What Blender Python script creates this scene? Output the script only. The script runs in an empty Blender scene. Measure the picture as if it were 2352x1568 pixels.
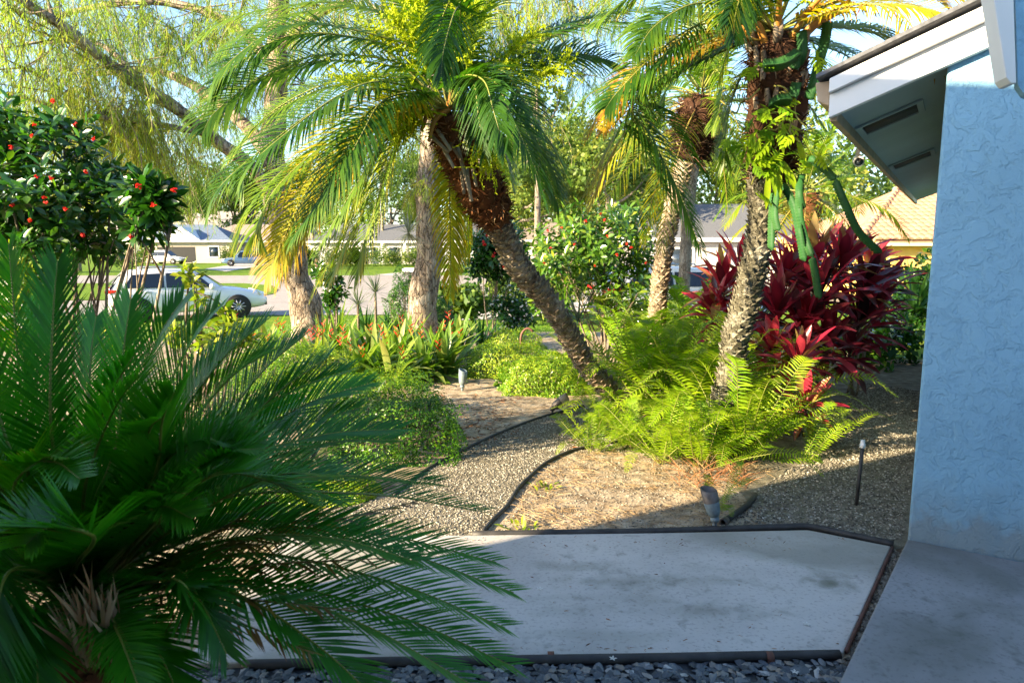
import bpy, bmesh, math, random
from mathutils import Vector, Matrix, noise
V = Vector
R = math.radians
sc = bpy.context.scene
rnd = random.Random(7)
uni, gau = rnd.uniform, rnd.gauss
PI = math.pi

# ------------------------------------------------------------------ camera
PITCH = R(7.95)
CAM = V((0, 0, 1.6))
cam_d = bpy.data.cameras.new('camera')
cam_d.lens = 24; cam_d.sensor_width = 36; cam_d.clip_start = 0.05; cam_d.clip_end = 2000
cam_d.dof.use_dof = True; cam_d.dof.focus_distance = 4.6; cam_d.dof.aperture_fstop = 5.0
cam = bpy.data.objects.new('camera', cam_d)
sc.collection.objects.link(cam)
cam.location = CAM; cam.rotation_euler = (PI/2 - PITCH, 0, 0)
sc.camera = cam

# ------------------------------------------------------------------ sky, sun, exposure
SUN_AZ, SUN_EL = 28.0, 18.0          # light travels towards this angle from +X
sd = V((math.cos(R(SUN_AZ)), math.sin(R(SUN_AZ)), -math.tan(R(SUN_EL)))).normalized()
world = bpy.data.worlds.new('World'); sc.world = world; world.use_nodes = True
nt = world.node_tree
sky = nt.nodes.new('ShaderNodeTexSky'); sky.sky_type = 'NISHITA'; sky.sun_disc = False
sky.sun_elevation = R(SUN_EL); sky.sun_rotation = math.atan2(-sd.x, -sd.y)
sky.air_density = 1.0; sky.dust_density = 1.0; sky.ozone_density = 2.5
bg = nt.nodes['Background']; bg.inputs['Strength'].default_value = 0.10
nt.links.new(sky.outputs[0], bg.inputs[0])
sun_d = bpy.data.lights.new('sun', 'SUN'); sun_d.energy = 5.0; sun_d.angle = R(0.5); sun_d.color = (1.0, 0.80, 0.50)
sun = bpy.data.objects.new('sun', sun_d); sc.collection.objects.link(sun)
sun.location = (-8, -4, 9); sun.rotation_euler = sd.to_track_quat('-Z', 'Y').to_euler()
sc.view_settings.view_transform = 'Standard'; sc.view_settings.look = 'None'
sc.view_settings.exposure = 2.3; sc.view_settings.gamma = 1.0; sc.view_settings.use_curve_mapping = False
sc.cycles.max_bounces = 6; sc.cycles.diffuse_bounces = 3; sc.cycles.glossy_bounces = 2
sc.cycles.transmission_bounces = 4; sc.cycles.transparent_max_bounces = 6
sc.cycles.caustics_reflective = False; sc.cycles.caustics_refractive = False

# ------------------------------------------------------------------ helpers
W2, H2, F2 = 1176.0, 784.0, 1568.0
SP, CP = math.sin(PITCH), math.cos(PITCH)
def ray(px, py):
    u, v = (px - W2)/F2, (H2 - py)/F2
    return V((u, CP + v*SP, -SP + v*CP))
def D(px, py, y):
    r = ray(px, py); return CAM + r*(y/r.y)
LOW = -0.8
def gz(y):
    if y < 12: return 0.0
    if y > 21: return LOW
    return LOW*(y - 12)/9.0
def G(px, py):
    r = ray(px, py); y = 1.0
    lo, hi = 0.5, 400.0
    for _ in range(60):
        y = 0.5*(lo + hi); p = CAM + r*(y/r.y)
        if p.z > gz(y): lo = y
        else: hi = y
    return CAM + r*(y/r.y)
def onz(px, py, z):
    r = ray(px, py); return CAM + r*((z - 1.6)/r.z)
ZUP = V((0, 0, 1))

def mat(name):
    m = bpy.data.materials.new(name); m.use_nodes = True
    return m, m.node_tree, m.node_tree.nodes['Principled BSDF']
def setp(b, **k):
    for n, v in k.items():
        n = n.replace('_', ' ')
        if n in b.inputs: b.inputs[n].default_value = v
def ramp(nt, stops, src=None):
    r = nt.nodes.new('ShaderNodeValToRGB')
    e = r.color_ramp.elements
    while len(e) < len(stops): e.new(0.5)
    for i, (p, c) in enumerate(stops):
        e[i].position = p; e[i].color = (c[0], c[1], c[2], 1)
    if src: nt.links.new(src, r.inputs[0])
    return r
def tex(nt, kind, scale, detail=4, coord='Object', vec=None, **k):
    t = nt.nodes.new('ShaderNodeTex' + kind); t.inputs['Scale'].default_value = scale
    if 'Detail' in t.inputs: t.inputs['Detail'].default_value = detail
    for n, v in k.items():
        if n in t.inputs: t.inputs[n].default_value = v
        else: setattr(t, n, v)
    tc = nt.nodes.new('ShaderNodeTexCoord')
    if vec:
        mp = nt.nodes.new('ShaderNodeMapping'); mp.inputs['Scale'].default_value = vec
        nt.links.new(tc.outputs[coord], mp.inputs[0]); nt.links.new(mp.outputs[0], t.inputs['Vector'])
    else: nt.links.new(tc.outputs[coord], t.inputs['Vector'])
    return t
def mixc(nt, fac, a, b, typ='MIX'):
    m = nt.nodes.new('ShaderNodeMix'); m.data_type = 'RGBA'; m.blend_type = typ
    for i, s in ((0, fac), (6, a), (7, b)):
        if isinstance(s, (int, float)): m.inputs[i].default_value = s
        elif isinstance(s, tuple): m.inputs[i].default_value = (*s[:3], 1)
        else: nt.links.new(s, m.inputs[i])
    return m.outputs[2]
def bump(nt, b, src, strength, dist=0.01, prev=None):
    n = nt.nodes.new('ShaderNodeBump'); n.inputs['Strength'].default_value = strength; n.inputs['Distance'].default_value = dist
    nt.links.new(src, n.inputs['Height'])
    if prev: nt.links.new(prev.outputs[0], n.inputs['Normal'])
    nt.links.new(n.outputs[0], b.inputs['Normal']); return n

def leafmat(name, stops, trans=0.4, rough=0.4, spec=0.5, tmul=(1.5, 1.5, 0.6)):
    m, nt, b = mat(name)
    a = nt.nodes.new('ShaderNodeAttribute'); a.attribute_name = 'tint'
    r = ramp(nt, stops, a.outputs['Fac'])
    nz = tex(nt, 'Noise', 14, 2)
    c = mixc(nt, 0.35, r.outputs[0], ramp(nt, [(0.3, (0.45, 0.45, 0.45)), (0.7, (1, 1, 1))], nz.outputs['Fac']).outputs[0], 'MULTIPLY')
    nt.links.new(c, b.inputs['Base Color'])
    setp(b, Roughness=rough, Specular_IOR_Level=spec)
    t = nt.nodes.new('ShaderNodeBsdfTranslucent')
    nt.links.new(mixc(nt, 1.0, r.outputs[0], tmul, 'MULTIPLY'), t.inputs['Color'])
    mx = nt.nodes.new('ShaderNodeMixShader'); mx.inputs[0].default_value = trans
    nt.links.new(b.outputs[0], mx.inputs[1]); nt.links.new(t.outputs[0], mx.inputs[2])
    nt.links.new(mx.outputs[0], nt.nodes['Material Output'].inputs['Surface'])
    return m
def plain(name, col, rough=0.5, metal=0.0, spec=0.5, var=0.15, scale=6, bmp=0.0, bscale=60, bdist=0.004, coat=0.0):
    m, nt, b = mat(name)
    n = tex(nt, 'Noise', scale, 5)
    lo = tuple(c*(1 - var) for c in col); hi = tuple(min(1, c*(1 + var)) for c in col)
    nt.links.new(ramp(nt, [(0.3, lo), (0.7, hi)], n.outputs['Fac']).outputs[0], b.inputs['Base Color'])
    setp(b, Roughness=rough, Metallic=metal, Specular_IOR_Level=spec, Coat_Weight=coat)
    if bmp: bump(nt, b, tex(nt, 'Noise', bscale, 4).outputs['Fac'], bmp, bdist)
    return m
def barkmat(name, c1, c2, c3, vec=(1, 1, 0.25), scale=14, bmp=0.9, dist=0.02):
    m, nt, b = mat(name)
    n = tex(nt, 'Noise', scale, 8, vec=vec, Distortion=0.6)
    n2 = tex(nt, 'Noise', 3.0, 3)
    r = ramp(nt, [(0.28, c1), (0.5, c2), (0.72, c3)], n.outputs['Fac'])
    c = mixc(nt, ramp(nt, [(0.4, (0, 0, 0)), (0.75, (0.6, 0.6, 0.6))], n2.outputs['Fac']).outputs[0], r.outputs[0], c2)
    v = tex(nt, 'Voronoi', scale*1.5, 0, vec=(vec[0], vec[1], vec[2]*1.3), feature='DISTANCE_TO_EDGE')
    n3 = tex(nt, 'Noise', scale*3, 5)
    ck = nt.nodes.new('ShaderNodeMath'); ck.operation = 'MULTIPLY_ADD'; nt.links.new(n3.outputs['Fac'], ck.inputs[0]); ck.inputs[1].default_value = 0.35; nt.links.new(v.outputs['Distance'], ck.inputs[2])
    cr_ = ramp(nt, [(0.14, (0.3, 0.27, 0.24)), (0.27, (1, 1, 1))], ck.outputs[0])
    c = mixc(nt, 0.85, c, cr_.outputs[0], 'MULTIPLY')
    n4 = tex(nt, 'Noise', 2.2, 6, Distortion=0.7)
    c = mixc(nt, ramp(nt, [(0.55, (0, 0, 0)), (0.66, (0.55, 0.55, 0.55))], n4.outputs['Fac']).outputs[0], c, tuple(min(1, x*1.25) for x in c3))
    nt.links.new(c, b.inputs['Base Color']); setp(b, Roughness=0.9, Specular_IOR_Level=0.2)
    bump(nt, b, n.outputs['Fac'], bmp*.7, dist, bump(nt, b, cr_.outputs[0], bmp, dist*.8)); return m

class MB:
    def __init__(s): s.v = []; s.f = []; s.m = []; s.t = []
    def add(s, vs, fs, tint=0.5, mi=0):
        o = len(s.v); s.v.extend(vs)
        if isinstance(tint, (list, tuple)): s.t.extend(tint)
        else: s.t.extend([tint]*len(vs))
        for f in fs: s.f.append(tuple(i + o for i in f))
        s.m.extend([mi]*len(fs))
    def build(s, name, mats, parent=None, origin=None, smooth=True):
        me = bpy.data.meshes.new(name)
        o = V(origin) if origin is not None else (V(parent['_o']) if parent is not None and '_o' in parent else V((0, 0, 0)))
        me.from_pydata([(p[0]-o.x, p[1]-o.y, p[2]-o.z) for p in s.v], [], s.f)
        for m in (mats if isinstance(mats, (list, tuple)) else [mats]): me.materials.append(m)
        if s.f: me.polygons.foreach_set('material_index', s.m)
        if smooth: me.polygons.foreach_set('use_smooth', [True]*len(s.f))
        a = me.attributes.new('tint', 'FLOAT', 'POINT'); a.data.foreach_set('value', s.t)
        me.update()
        ob = bpy.data.objects.new(name, me); sc.collection.objects.link(ob)
        if parent is not None: ob.parent = parent
        else: ob.location = o
        return ob
def tag(o, label=None, cat=None, group=None, kind=None):
    if label: o['label'] = label
    if cat: o['category'] = cat
    if group: o['group'] = group
    if kind: o['kind'] = kind
    return o
ROOTS = []
def thing(name, label, cat, loc=(0, 0, 0), group=None):
    o = bpy.data.objects.new(name, None); sc.collection.objects.link(o)
    o.location = V(loc); o.empty_display_size = 0.2; o['_o'] = list(loc)
    ROOTS.append(o)
    return tag(o, label, cat, group)
def struct(o): o['kind'] = 'structure'; return o

def cr(pts, n):
    P = [2*pts[0] - pts[1]] + list(pts) + [2*pts[-1] - pts[-2]]
    segs = len(pts) - 1; out = []
    for k in range(n + 1):
        x = k/n*segs; i = min(int(x), segs - 1); t = x - i
        a, b, c, d = P[i], P[i+1], P[i+2], P[i+3]
        out.append(0.5*((2*b) + (c - a)*t + (2*a - 5*b + 4*c - d)*t*t + (3*b - a - 3*c + d)*t*t*t))
    return out
def tube(mb, pts, rad, sides=8, tint=0.5, mi=0, cap=True, jit=0.0):
    n = len(pts); vs = []; fs = []
    up = None
    for i, p in enumerate(pts):
        T = (pts[min(i+1, n-1)] - pts[max(i-1, 0)])
        if T.length < 1e-9: T = V((0, 0, 1))
        T.normalize()
        if up is None:
            up = T.cross(V((0.3, 0.1, 1)) if abs(T.z) < 0.9 else V((1, 0, 0))).normalized()
        up = (up - T*up.dot(T)).normalized(); s = T.cross(up)
        r = rad[i] if isinstance(rad, (list, tuple)) else rad
        for k in range(sides):
            a = 2*PI*k/sides; rr = r*(1 + (gau(0, jit) if jit else 0))
            vs.append(p + up*(math.cos(a)*rr) + s*(math.sin(a)*rr))
    for i in range(n - 1):
        for k in range(sides):
            k2 = (k + 1) % sides
            fs.append((i*sides + k, i*sides + k2, (i+1)*sides + k2, (i+1)*sides + k))
    if cap:
        fs.append(tuple(range(sides - 1, -1, -1))); fs.append(tuple((n-1)*sides + k for k in range(sides)))
    mb.add(vs, fs, tint, mi)
def box(mb, c, s, rz=0.0, tint=0.5, mi=0, bev=0.0):
    cs, sn = math.cos(rz), math.sin(rz); c = V(c); vs = []
    for z in (-1, 1):
        for x, y in ((-1, -1), (1, -1), (1, 1), (-1, 1)):
            X, Y = x*s[0]/2, y*s[1]/2
            vs.append(c + V((X*cs - Y*sn, X*sn + Y*cs, z*s[2]/2)))
    mb.add(vs, [(3, 2, 1, 0), (4, 5, 6, 7), (0, 1, 5, 4), (1, 2, 6, 5), (2, 3, 7, 6), (3, 0, 4, 7)], tint, mi)
def prism(mb, poly, z0, z1, tint=0.5, mi=0):
    """poly: list of xy (ccw); z0,z1 numbers"""
    n = len(poly); vs = [V((p[0], p[1], z0)) for p in poly] + [V((p[0], p[1], z1)) for p in poly]
    fs = [tuple(range(n - 1, -1, -1)), tuple(range(n, 2*n))] + [(i, (i+1) % n, n + (i+1) % n, n + i) for i in range(n)]
    mb.add(vs, fs, tint, mi)
def slabpts(mb, pts, off, tint=0.5, mi=0):
    """prism from any planar 3d loop extruded by vector off"""
    n = len(pts); vs = [V(p) for p in pts] + [V(p) + off for p in pts]
    fs = [tuple(range(n - 1, -1, -1)), tuple(range(n, 2*n))] + [(i, (i+1) % n, n + (i+1) % n, n + i) for i in range(n)]
    mb.add(vs, fs, tint, mi)
def bevel(o, w=0.01, seg=2):
    m = o.modifiers.new('bevel', 'BEVEL'); m.width = w; m.segments = seg; m.limit_method = 'ANGLE'; m.angle_limit = R(35)
    for p in o.data.polygons: p.use_smooth = False
    return o
def flat(o):
    for p in o.data.polygons: p.use_smooth = False
    return o
def lathe(mb, prof, base, axis=ZUP, sides=16, tint=0.5, mi=0):
    axis = V(axis).normalized(); a = axis.orthogonal().normalized(); b = axis.cross(a)
    vs = []; fs = []; n = len(prof)
    for r, h in prof:
        for k in range(sides):
            t = 2*PI*k/sides
            vs.append(V(base) + axis*h + a*(math.cos(t)*r) + b*(math.sin(t)*r))
    for i in range(n - 1):
        for k in range(sides):
            k2 = (k+1) % sides
            fs.append((i*sides + k, i*sides + k2, (i+1)*sides + k2, (i+1)*sides + k))
    fs.append(tuple(range(sides-1, -1, -1))); fs.append(tuple((n-1)*sides + k for k in range(sides)))
    mb.add(vs, fs, tint, mi)

PROF = {'lance': lambda t: (0.55 + 0.45*min(1, t*5))*(1 - t**2.2),
        'oval': lambda t: max(0.05, math.sin(PI*min(1, 0.03 + 0.95*t))**0.8),
        'strap': lambda t: (0.8 + 0.2*min(1, t*4))*(1 - t**3.5)}
def blade(mb, p, d, w, L, wd, droop=0.0, segs=3, tint=0.5, tip=0.0, prof='lance', mi=0):
    f = PROF[prof]; q = V(p); vs = []; ts = []; st = L/segs; dd = V(d)
    for i in range(segs):
        t = i/segs; h = wd*0.5*f(t)
        vs.append(q - w*h); vs.append(q + w*h); ts += [tint + tip*t*t]*2
        q = q + dd*st
        dd = dd + V((0, 0, -droop/segs)); dd.normalize()
    vs.append(q); ts.append(tint + tip)
    fs = [(2*i, 2*i+1, 2*i+3, 2*i+2) for i in range(segs - 1)] + [(2*segs-2, 2*segs-1, 2*segs)]
    mb.add(vs, fs, ts, mi)
def foldleaf(mb, p, d, n, L, wd, droop=0.3, fold=0.25, segs=4, tint=0.5, tip=0.0, prof='oval', mi=0, mid=0.0, wave=0.0):
    """leaf with a midrib fold; n = leaf normal"""
    f = PROF[prof]; q = V(p); dd = V(d).normalized(); vs = []; ts = []; st = L/segs; ph = uni(0, 6)
    for i in range(segs + 1):
        t = i/segs; h = wd*0.5*f(t)
        w = dd.cross(n).normalized(); nn = w.cross(dd)
        wv = math.sin(ph + t*9)*wave*h
        vs += [q - w*h + nn*(h*fold + wv), V(q), q + w*h + nn*(h*fold - wv)]
        tt = tint + tip*t; ts += [tt, tt + mid, tt]
        q = q + dd*st; dd = dd + V((0, 0, -droop/segs)); dd.normalize()
    fs = []
    for i in range(segs):
        a = i*3; fs += [(a, a+1, a+4, a+3), (a+1, a+2, a+5, a+4)]
    mb.add(vs, fs, ts, mi)
def rdir(zmin=-1.0, zmax=1.0):
    z = uni(zmin, zmax); a = uni(0, 2*PI); r = math.sqrt(max(0, 1 - z*z))
    return V((r*math.cos(a), r*math.sin(a), z))
def perp(d):
    a = d.cross(rdir())
    return a.normalized() if a.length > 1e-4 else d.orthogonal().normalized()

def frond(mb, pts, n=44, ll=0.22, lw=0.012, a0=62, a1=25, vee=15, droop=0.5, t0=0.14, tint=0.3, tip=0.2, rad=0.009, lp=None,
          flatw=0.5, jit=0.06, rach=0.55, segs=3, gap=0.0, roll=0.0, fine=1.0):
    C = cr(pts, n + 4); N = len(C)
    tube(mb, C, [max(0.0015, rad*(1 - 0.85*i/(N-1))) for i in range(N)], 5, rach, 1)
    S0 = None
    for i in range(1, N - 1):
        t = i/(N - 1)
        if t < t0: continue
        T = (C[i+1] - C[i-1]).normalized()
        S = T.cross(ZUP)
        if S.length < 0.25:
            S = S0 if S0 else V((1, 0, 0))
        S = (S - T*S.dot(T)).normalized()
        if S0 and S.dot(S0) < 0: S = -S
        S0 = S; U = S.cross(T)
        if U.z < 0 and abs(U.z) > 0.3: U = -U
        if roll:
            rr = R(roll)*min(1.0, 0.4 + t)
            if (CAM - C[i]).dot(S) < 0: rr = -rr
            S, U = S*math.cos(rr) - U*math.sin(rr), U*math.cos(rr) + S*math.sin(rr)
        tt = (t - t0)/(1 - t0)
        L = ll*(lp(tt) if lp else (0.35 + 0.65*math.sin(PI*min(1, 0.15 + tt*0.75))**0.8)*(1 - 0.45*max(0, tt - 0.7)/0.3))
        a = R(a0 + (a1 - a0)*tt)
        for sd_ in (-1, 1):
            if gap and rnd.random() < gap: continue
            aa = a + gau(0, jit); v = R(vee) + gau(0, jit)
            d = T*math.cos(aa) + S*(sd_*math.sin(aa)*math.cos(v)) + U*(math.sin(aa)*math.sin(v))
            d.normalize()
            w = T - d*T.dot(d)
            w = (w.normalized()*(1 - flatw) + d.cross(w).normalized()*flatw*sd_)
            w = (w - d*w.dot(d)).normalized()
            blade(mb, C[i] + d*rad*0.5, d, w, L*uni(0.92, 1.06), lw*(1 - 0.4*tt), droop, segs, tint + gau(0, 0.05) + 0.0, tip*uni(0.3, 1.2), 'lance', 0)

def copy_tree(o, parent=None):
    c = o.copy(); sc.collection.objects.link(c); c.parent = parent
    for ch in list(o.children): copy_tree(ch, c)
    return c
# ------------------------------------------------------------------ materials
def ground_mat(name, stops, scale=8, fine=90, bmp=0.5, bd=0.01, litter=None):
    m, nt, b = mat(name)
    n1 = tex(nt, 'Noise', scale, 6); n2 = tex(nt, 'Noise', fine, 3)
    r = ramp(nt, stops, n1.outputs['Fac'])
    c = mixc(nt, 0.5, r.outputs[0], ramp(nt, [(0.3, (0.3, 0.3, 0.3)), (0.65, (1.35, 1.3, 1.25))], n2.outputs['Fac']).outputs[0], 'MULTIPLY')
    if litter:
        n3 = tex(nt, 'Noise', 5, 8, Distortion=1.5)
        c = mixc(nt, ramp(nt, [(0.52, (0, 0, 0)), (0.66, (0.75, 0.75, 0.75))], n3.outputs['Fac']).outputs[0], c, litter)
    nt.links.new(c, b.inputs['Base Color']); setp(b, Roughness=0.95, Specular_IOR_Level=0.15)
    bump(nt, b, n2.outputs['Fac'], bmp, bd, bump(nt, b, n1.outputs['Fac'], 0.4, 0.04)); return m
M_grass = ground_mat('grass', [(0.3, (0.07, 0.15, 0.008)), (0.55, (0.14, 0.24, 0.012)), (0.75, (0.26, 0.28, 0.03))], 3, 60, 0.6, 0.04)
M_sand = ground_mat('sandy_soil', [(0.3, (0.24, 0.18, 0.12)), (0.55, (0.42, 0.34, 0.25)), (0.75, (0.60, 0.51, 0.40))], 7, 120, 0.6, 0.008, (0.07, 0.045, 0.03))
M_gravelbase = ground_mat('gravel', [(0.3, (0.13, 0.115, 0.085)), (0.55, (0.22, 0.20, 0.155)), (0.75, (0.34, 0.31, 0.25))], 9, 150, 0.8, 0.008)
M_pebble = leafmat('pebble', [(0, (0.06, 0.054, 0.045)), (0.4, (0.18, 0.16, 0.13)), (0.75, (0.34, 0.315, 0.26)), (1, (0.62, 0.59, 0.54))], 0.0, 0.8, 0.25)
M_slate = leafmat('slate', [(0, (0.03, 0.036, 0.046)), (0.5, (0.09, 0.11, 0.135)), (0.8, (0.17, 0.19, 0.21)), (0.93, (0.26, 0.22, 0.18)), (1, (0.4, 0.41, 0.42))], 0.0, 0.5, 0.5)
def concrete(name, base, dirt=0.5, stains=()):
    m, nt, b = mat(name)
    n1 = tex(nt, 'Noise', 1.7, 7, Distortion=0.5); n2 = tex(nt, 'Noise', 60, 5); n3 = tex(nt, 'Noise', 14, 9, Distortion=0.3)
    k = lambda f: tuple(x*f for x in base)
    c = mixc(nt, dirt, ramp(nt, [(0.3, k(0.78)), (0.55, k(1.0)), (0.75, k(1.08))], n1.outputs['Fac']).outputs[0],
             ramp(nt, [(0.25, (0.35, 0.36, 0.33)), (0.42, (1, 1, 1))], n3.outputs['Fac']).outputs[0], 'MULTIPLY')
    c = mixc(nt, 0.55, c, ramp(nt, [(0.3, (0.5, 0.5, 0.5)), (0.46, (1, 1, 1))], n2.outputs['Fac']).outputs[0], 'MULTIPLY')
    # mould blotches of their own shape
    n4 = tex(nt, 'Noise', 0.9, 5, Distortion=1.2)
    st = ramp(nt, [(0.5, (0, 0, 0)), (0.66, (0.75, 0.75, 0.75))], n4.outputs['Fac']).outputs[0]
    c = mixc(nt, st, c, (base[0]*0.5, base[1]*0.52, base[2]*0.46))
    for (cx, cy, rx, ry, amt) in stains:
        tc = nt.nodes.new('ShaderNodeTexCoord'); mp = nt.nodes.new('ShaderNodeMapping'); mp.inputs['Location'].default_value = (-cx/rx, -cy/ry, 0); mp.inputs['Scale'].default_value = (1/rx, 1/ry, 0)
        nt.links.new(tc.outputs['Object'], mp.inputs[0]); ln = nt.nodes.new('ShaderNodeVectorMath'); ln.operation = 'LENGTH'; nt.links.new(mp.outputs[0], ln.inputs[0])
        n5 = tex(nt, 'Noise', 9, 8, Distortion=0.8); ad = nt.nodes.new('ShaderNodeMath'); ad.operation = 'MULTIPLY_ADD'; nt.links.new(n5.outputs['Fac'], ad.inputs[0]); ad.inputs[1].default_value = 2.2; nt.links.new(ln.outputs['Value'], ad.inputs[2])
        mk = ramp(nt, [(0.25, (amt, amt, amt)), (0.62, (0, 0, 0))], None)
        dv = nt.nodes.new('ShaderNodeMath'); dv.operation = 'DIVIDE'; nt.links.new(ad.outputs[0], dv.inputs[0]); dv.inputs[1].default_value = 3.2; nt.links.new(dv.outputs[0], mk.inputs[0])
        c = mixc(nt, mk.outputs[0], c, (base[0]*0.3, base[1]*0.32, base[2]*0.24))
    nt.links.new(c, b.inputs['Base Color']); setp(b, Roughness=0.85, Specular_IOR_Level=0.25)
    bump(nt, b, n2.outputs['Fac'], 0.35, 0.004); return m
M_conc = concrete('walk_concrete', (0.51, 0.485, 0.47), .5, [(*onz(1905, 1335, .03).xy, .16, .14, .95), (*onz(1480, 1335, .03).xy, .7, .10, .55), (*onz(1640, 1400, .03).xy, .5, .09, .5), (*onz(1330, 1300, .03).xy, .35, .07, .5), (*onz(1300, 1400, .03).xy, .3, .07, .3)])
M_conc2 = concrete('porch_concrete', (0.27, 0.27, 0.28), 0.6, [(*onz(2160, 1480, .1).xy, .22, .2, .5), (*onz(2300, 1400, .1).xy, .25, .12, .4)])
M_road = ground_mat('road', [(0.3, (0.30, 0.27, 0.25)), (0.7, (0.38, 0.35, 0.33))], 2, 40, 0.2, 0.01)
M_drive = concrete('drive_concrete', (0.55, 0.50, 0.46), 0.3)
M_black = plain('black_plastic', (0.03, 0.029, 0.03), 0.6, var=0.5, scale=14, bmp=0.2, bscale=30)
M_rust = plain('brown_metal', (0.12, 0.05, 0.035), 0.7, var=0.4, scale=20)
def stucco(name, col, bs=0.5, splash=False):
    m, nt, b = mat(name)
    v = tex(nt, 'Noise', 13, 12, Distortion=0.35, Roughness=0.62); n2 = tex(nt, 'Noise', 140, 4); n1 = tex(nt, 'Noise', 2.2, 7)
    r = ramp(nt, [(0.35, tuple(c*0.9 for c in col)), (0.65, col)], n1.outputs['Fac'])
    c = r.outputs[0]
    if splash:
        tc = nt.nodes.new('ShaderNodeTexCoord'); sx = nt.nodes.new('ShaderNodeSeparateXYZ'); nt.links.new(tc.outputs['Object'], sx.inputs[0])
        n6 = tex(nt, 'Noise', 7, 8); ad = nt.nodes.new('ShaderNodeMath'); ad.operation = 'MULTIPLY_ADD'; nt.links.new(n6.outputs['Fac'], ad.inputs[0]); ad.inputs[1].default_value = -0.45; nt.links.new(sx.outputs['Z'], ad.inputs[2])
        mk = ramp(nt, [(0.0, (0.6, 0.6, 0.6)), (0.06, (0.25, 0.25, 0.25)), (0.25, (0, 0, 0))], ad.outputs[0])
        c = mixc(nt, mk.outputs[0], c, (0.2, 0.19, 0.16))
        n7 = tex(nt, 'Noise', 5, 10, vec=(1, 1, .35), Distortion=.5)
        c = mixc(nt, ramp(nt, [(0.58, (0, 0, 0)), (0.75, (0.35, 0.35, 0.35))], n7.outputs['Fac']).outputs[0], c, tuple(x*.6 for x in col))
    nt.links.new(c, b.inputs['Base Color']); setp(b, Roughness=0.75, Specular_IOR_Level=0.3)
    pl = ramp(nt, [(0.40, (0, 0, 0)), (0.47, (0.6, 0.6, 0.6)), (0.53, (0.65, 0.65, 0.65)), (0.58, (1, 1, 1))], v.outputs['Fac'])
    bump(nt, b, n2.outputs['Fac'], 0.12*bs*2, 0.006, bump(nt, b, pl.outputs[0], bs, 0.006)); return m
M_stucco = stucco('blue_white_stucco', (0.24, 0.45, 0.62), 0.8, True)
M_stuccow = stucco('white_stucco', (0.6, 0.6, 0.58), 0.3)
M_white = plain('white_paint', (0.74, 0.73, 0.72), 0.5, var=0.06, scale=3, bmp=0.1, bscale=40)
M_offwhite = plain('offwhite_paint', (0.42, 0.31, 0.21), 0.6, var=0.2, scale=8)
M_soffit = stucco('soffit_paint', (0.34, 0.42, 0.45), 0.25)
M_ventmesh = plain('vent_mesh', (0.035, 0.03, 0.03), 0.7, bmp=0.6, bscale=200)
M_shingle = plain('roof_shingle', (0.10, 0.105, 0.12), 0.9, var=0.35, scale=30, bmp=0.5, bscale=12, bdist=0.03)
M_shingleb = plain('blue_grey_shingle', (0.11, 0.15, 0.22), 0.9, var=0.3, scale=5, bmp=0.4, bscale=8, bdist=0.03)
M_shinglet = plain('tan_shingle', (0.24, 0.19, 0.16), 0.9, var=0.25, scale=5, bmp=0.4, bscale=8, bdist=0.03)
M_cream = plain('cream_wall', (0.50, 0.43, 0.35), 0.8, var=0.05, scale=2)
M_pale = plain('pale_wall', (0.44, 0.42, 0.41), 0.8, var=0.05, scale=2)
M_yellow = plain('yellow_wall', (0.72, 0.46, 0.13), 0.8, var=0.05, scale=2)
M_tile = plain('roof_tile', (0.43, 0.235, 0.14), 0.75, var=0.28, scale=3)
M_dark = plain('interior_shade', (0.012, 0.012, 0.014), 0.6)
M_glass = plain('window_glass', (0.02, 0.03, 0.045), 0.05, spec=0.8, var=0.05)
M_carglass = plain('car_glass', (0.008, 0.012, 0.02), 0.04, spec=0.7, var=0.02)
M_carwhite = plain('car_paint', (0.70, 0.69, 0.70), 0.25, var=0.02, coat=0.7)
M_carblue = plain('blue_car_paint', (0.13, 0.22, 0.34), 0.3, 0.3, var=0.03, coat=0.8)
M_rubber = plain('rubber', (0.012, 0.012, 0.013), 0.8)
M_alloy = plain('alloy', (0.45, 0.45, 0.47), 0.3, 0.9, var=0.05)
M_chrome = plain('chrome', (0.6, 0.6, 0.62), 0.15, 1.0, var=0.02)
M_red = plain('red_lens', (0.45, 0.01, 0.015), 0.15, spec=0.7, var=0.1)
M_lamp = plain('clear_lens', (0.6, 0.62, 0.65), 0.1, spec=0.8, var=0.1)
M_bronze = plain('weathered_bronze', (0.13, 0.11, 0.10), 0.55, 0.4, var=0.4, scale=25)
M_verdi = plain('verdigris_metal', (0.16, 0.21, 0.24), 0.6, 0.2, var=0.3, scale=30)

# ------------------------------------------------------------------ ground and paving
def sheet(name, poly, dz, m, parent=None):
    bm = bmesh.new()
    vs = [bm.verts.new((p[0], p[1], 0)) for p in poly]
    bm.faces.new(vs)
    bmesh.ops.triangulate(bm, faces=bm.faces[:])
    for y in (12, 21):
        bmesh.ops.bisect_plane(bm, geom=bm.verts[:] + bm.edges[:] + bm.faces[:], plane_co=(0, y, 0), plane_no=(0, 1, 0))
    for v in bm.verts: v.co.z = gz(v.co.y) + dz
    bmesh.ops.recalc_face_normals(bm, faces=bm.faces[:])
    if sum(f.normal.z for f in bm.faces) < 0: bmesh.ops.reverse_faces(bm, faces=bm.faces[:])
    me = bpy.data.meshes.new(name); bm.to_mesh(me); bm.free(); me.materials.append(m)
    o = bpy.data.objects.new(name, me); sc.collection.objects.link(o)
    return struct(o)
g2 = lambda *L: [G(*p).xy for p in L]
struct(sheet('ground', [(-500, -80), (500, -80), (500, 700), (-500, 700)], 0, M_grass))
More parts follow.
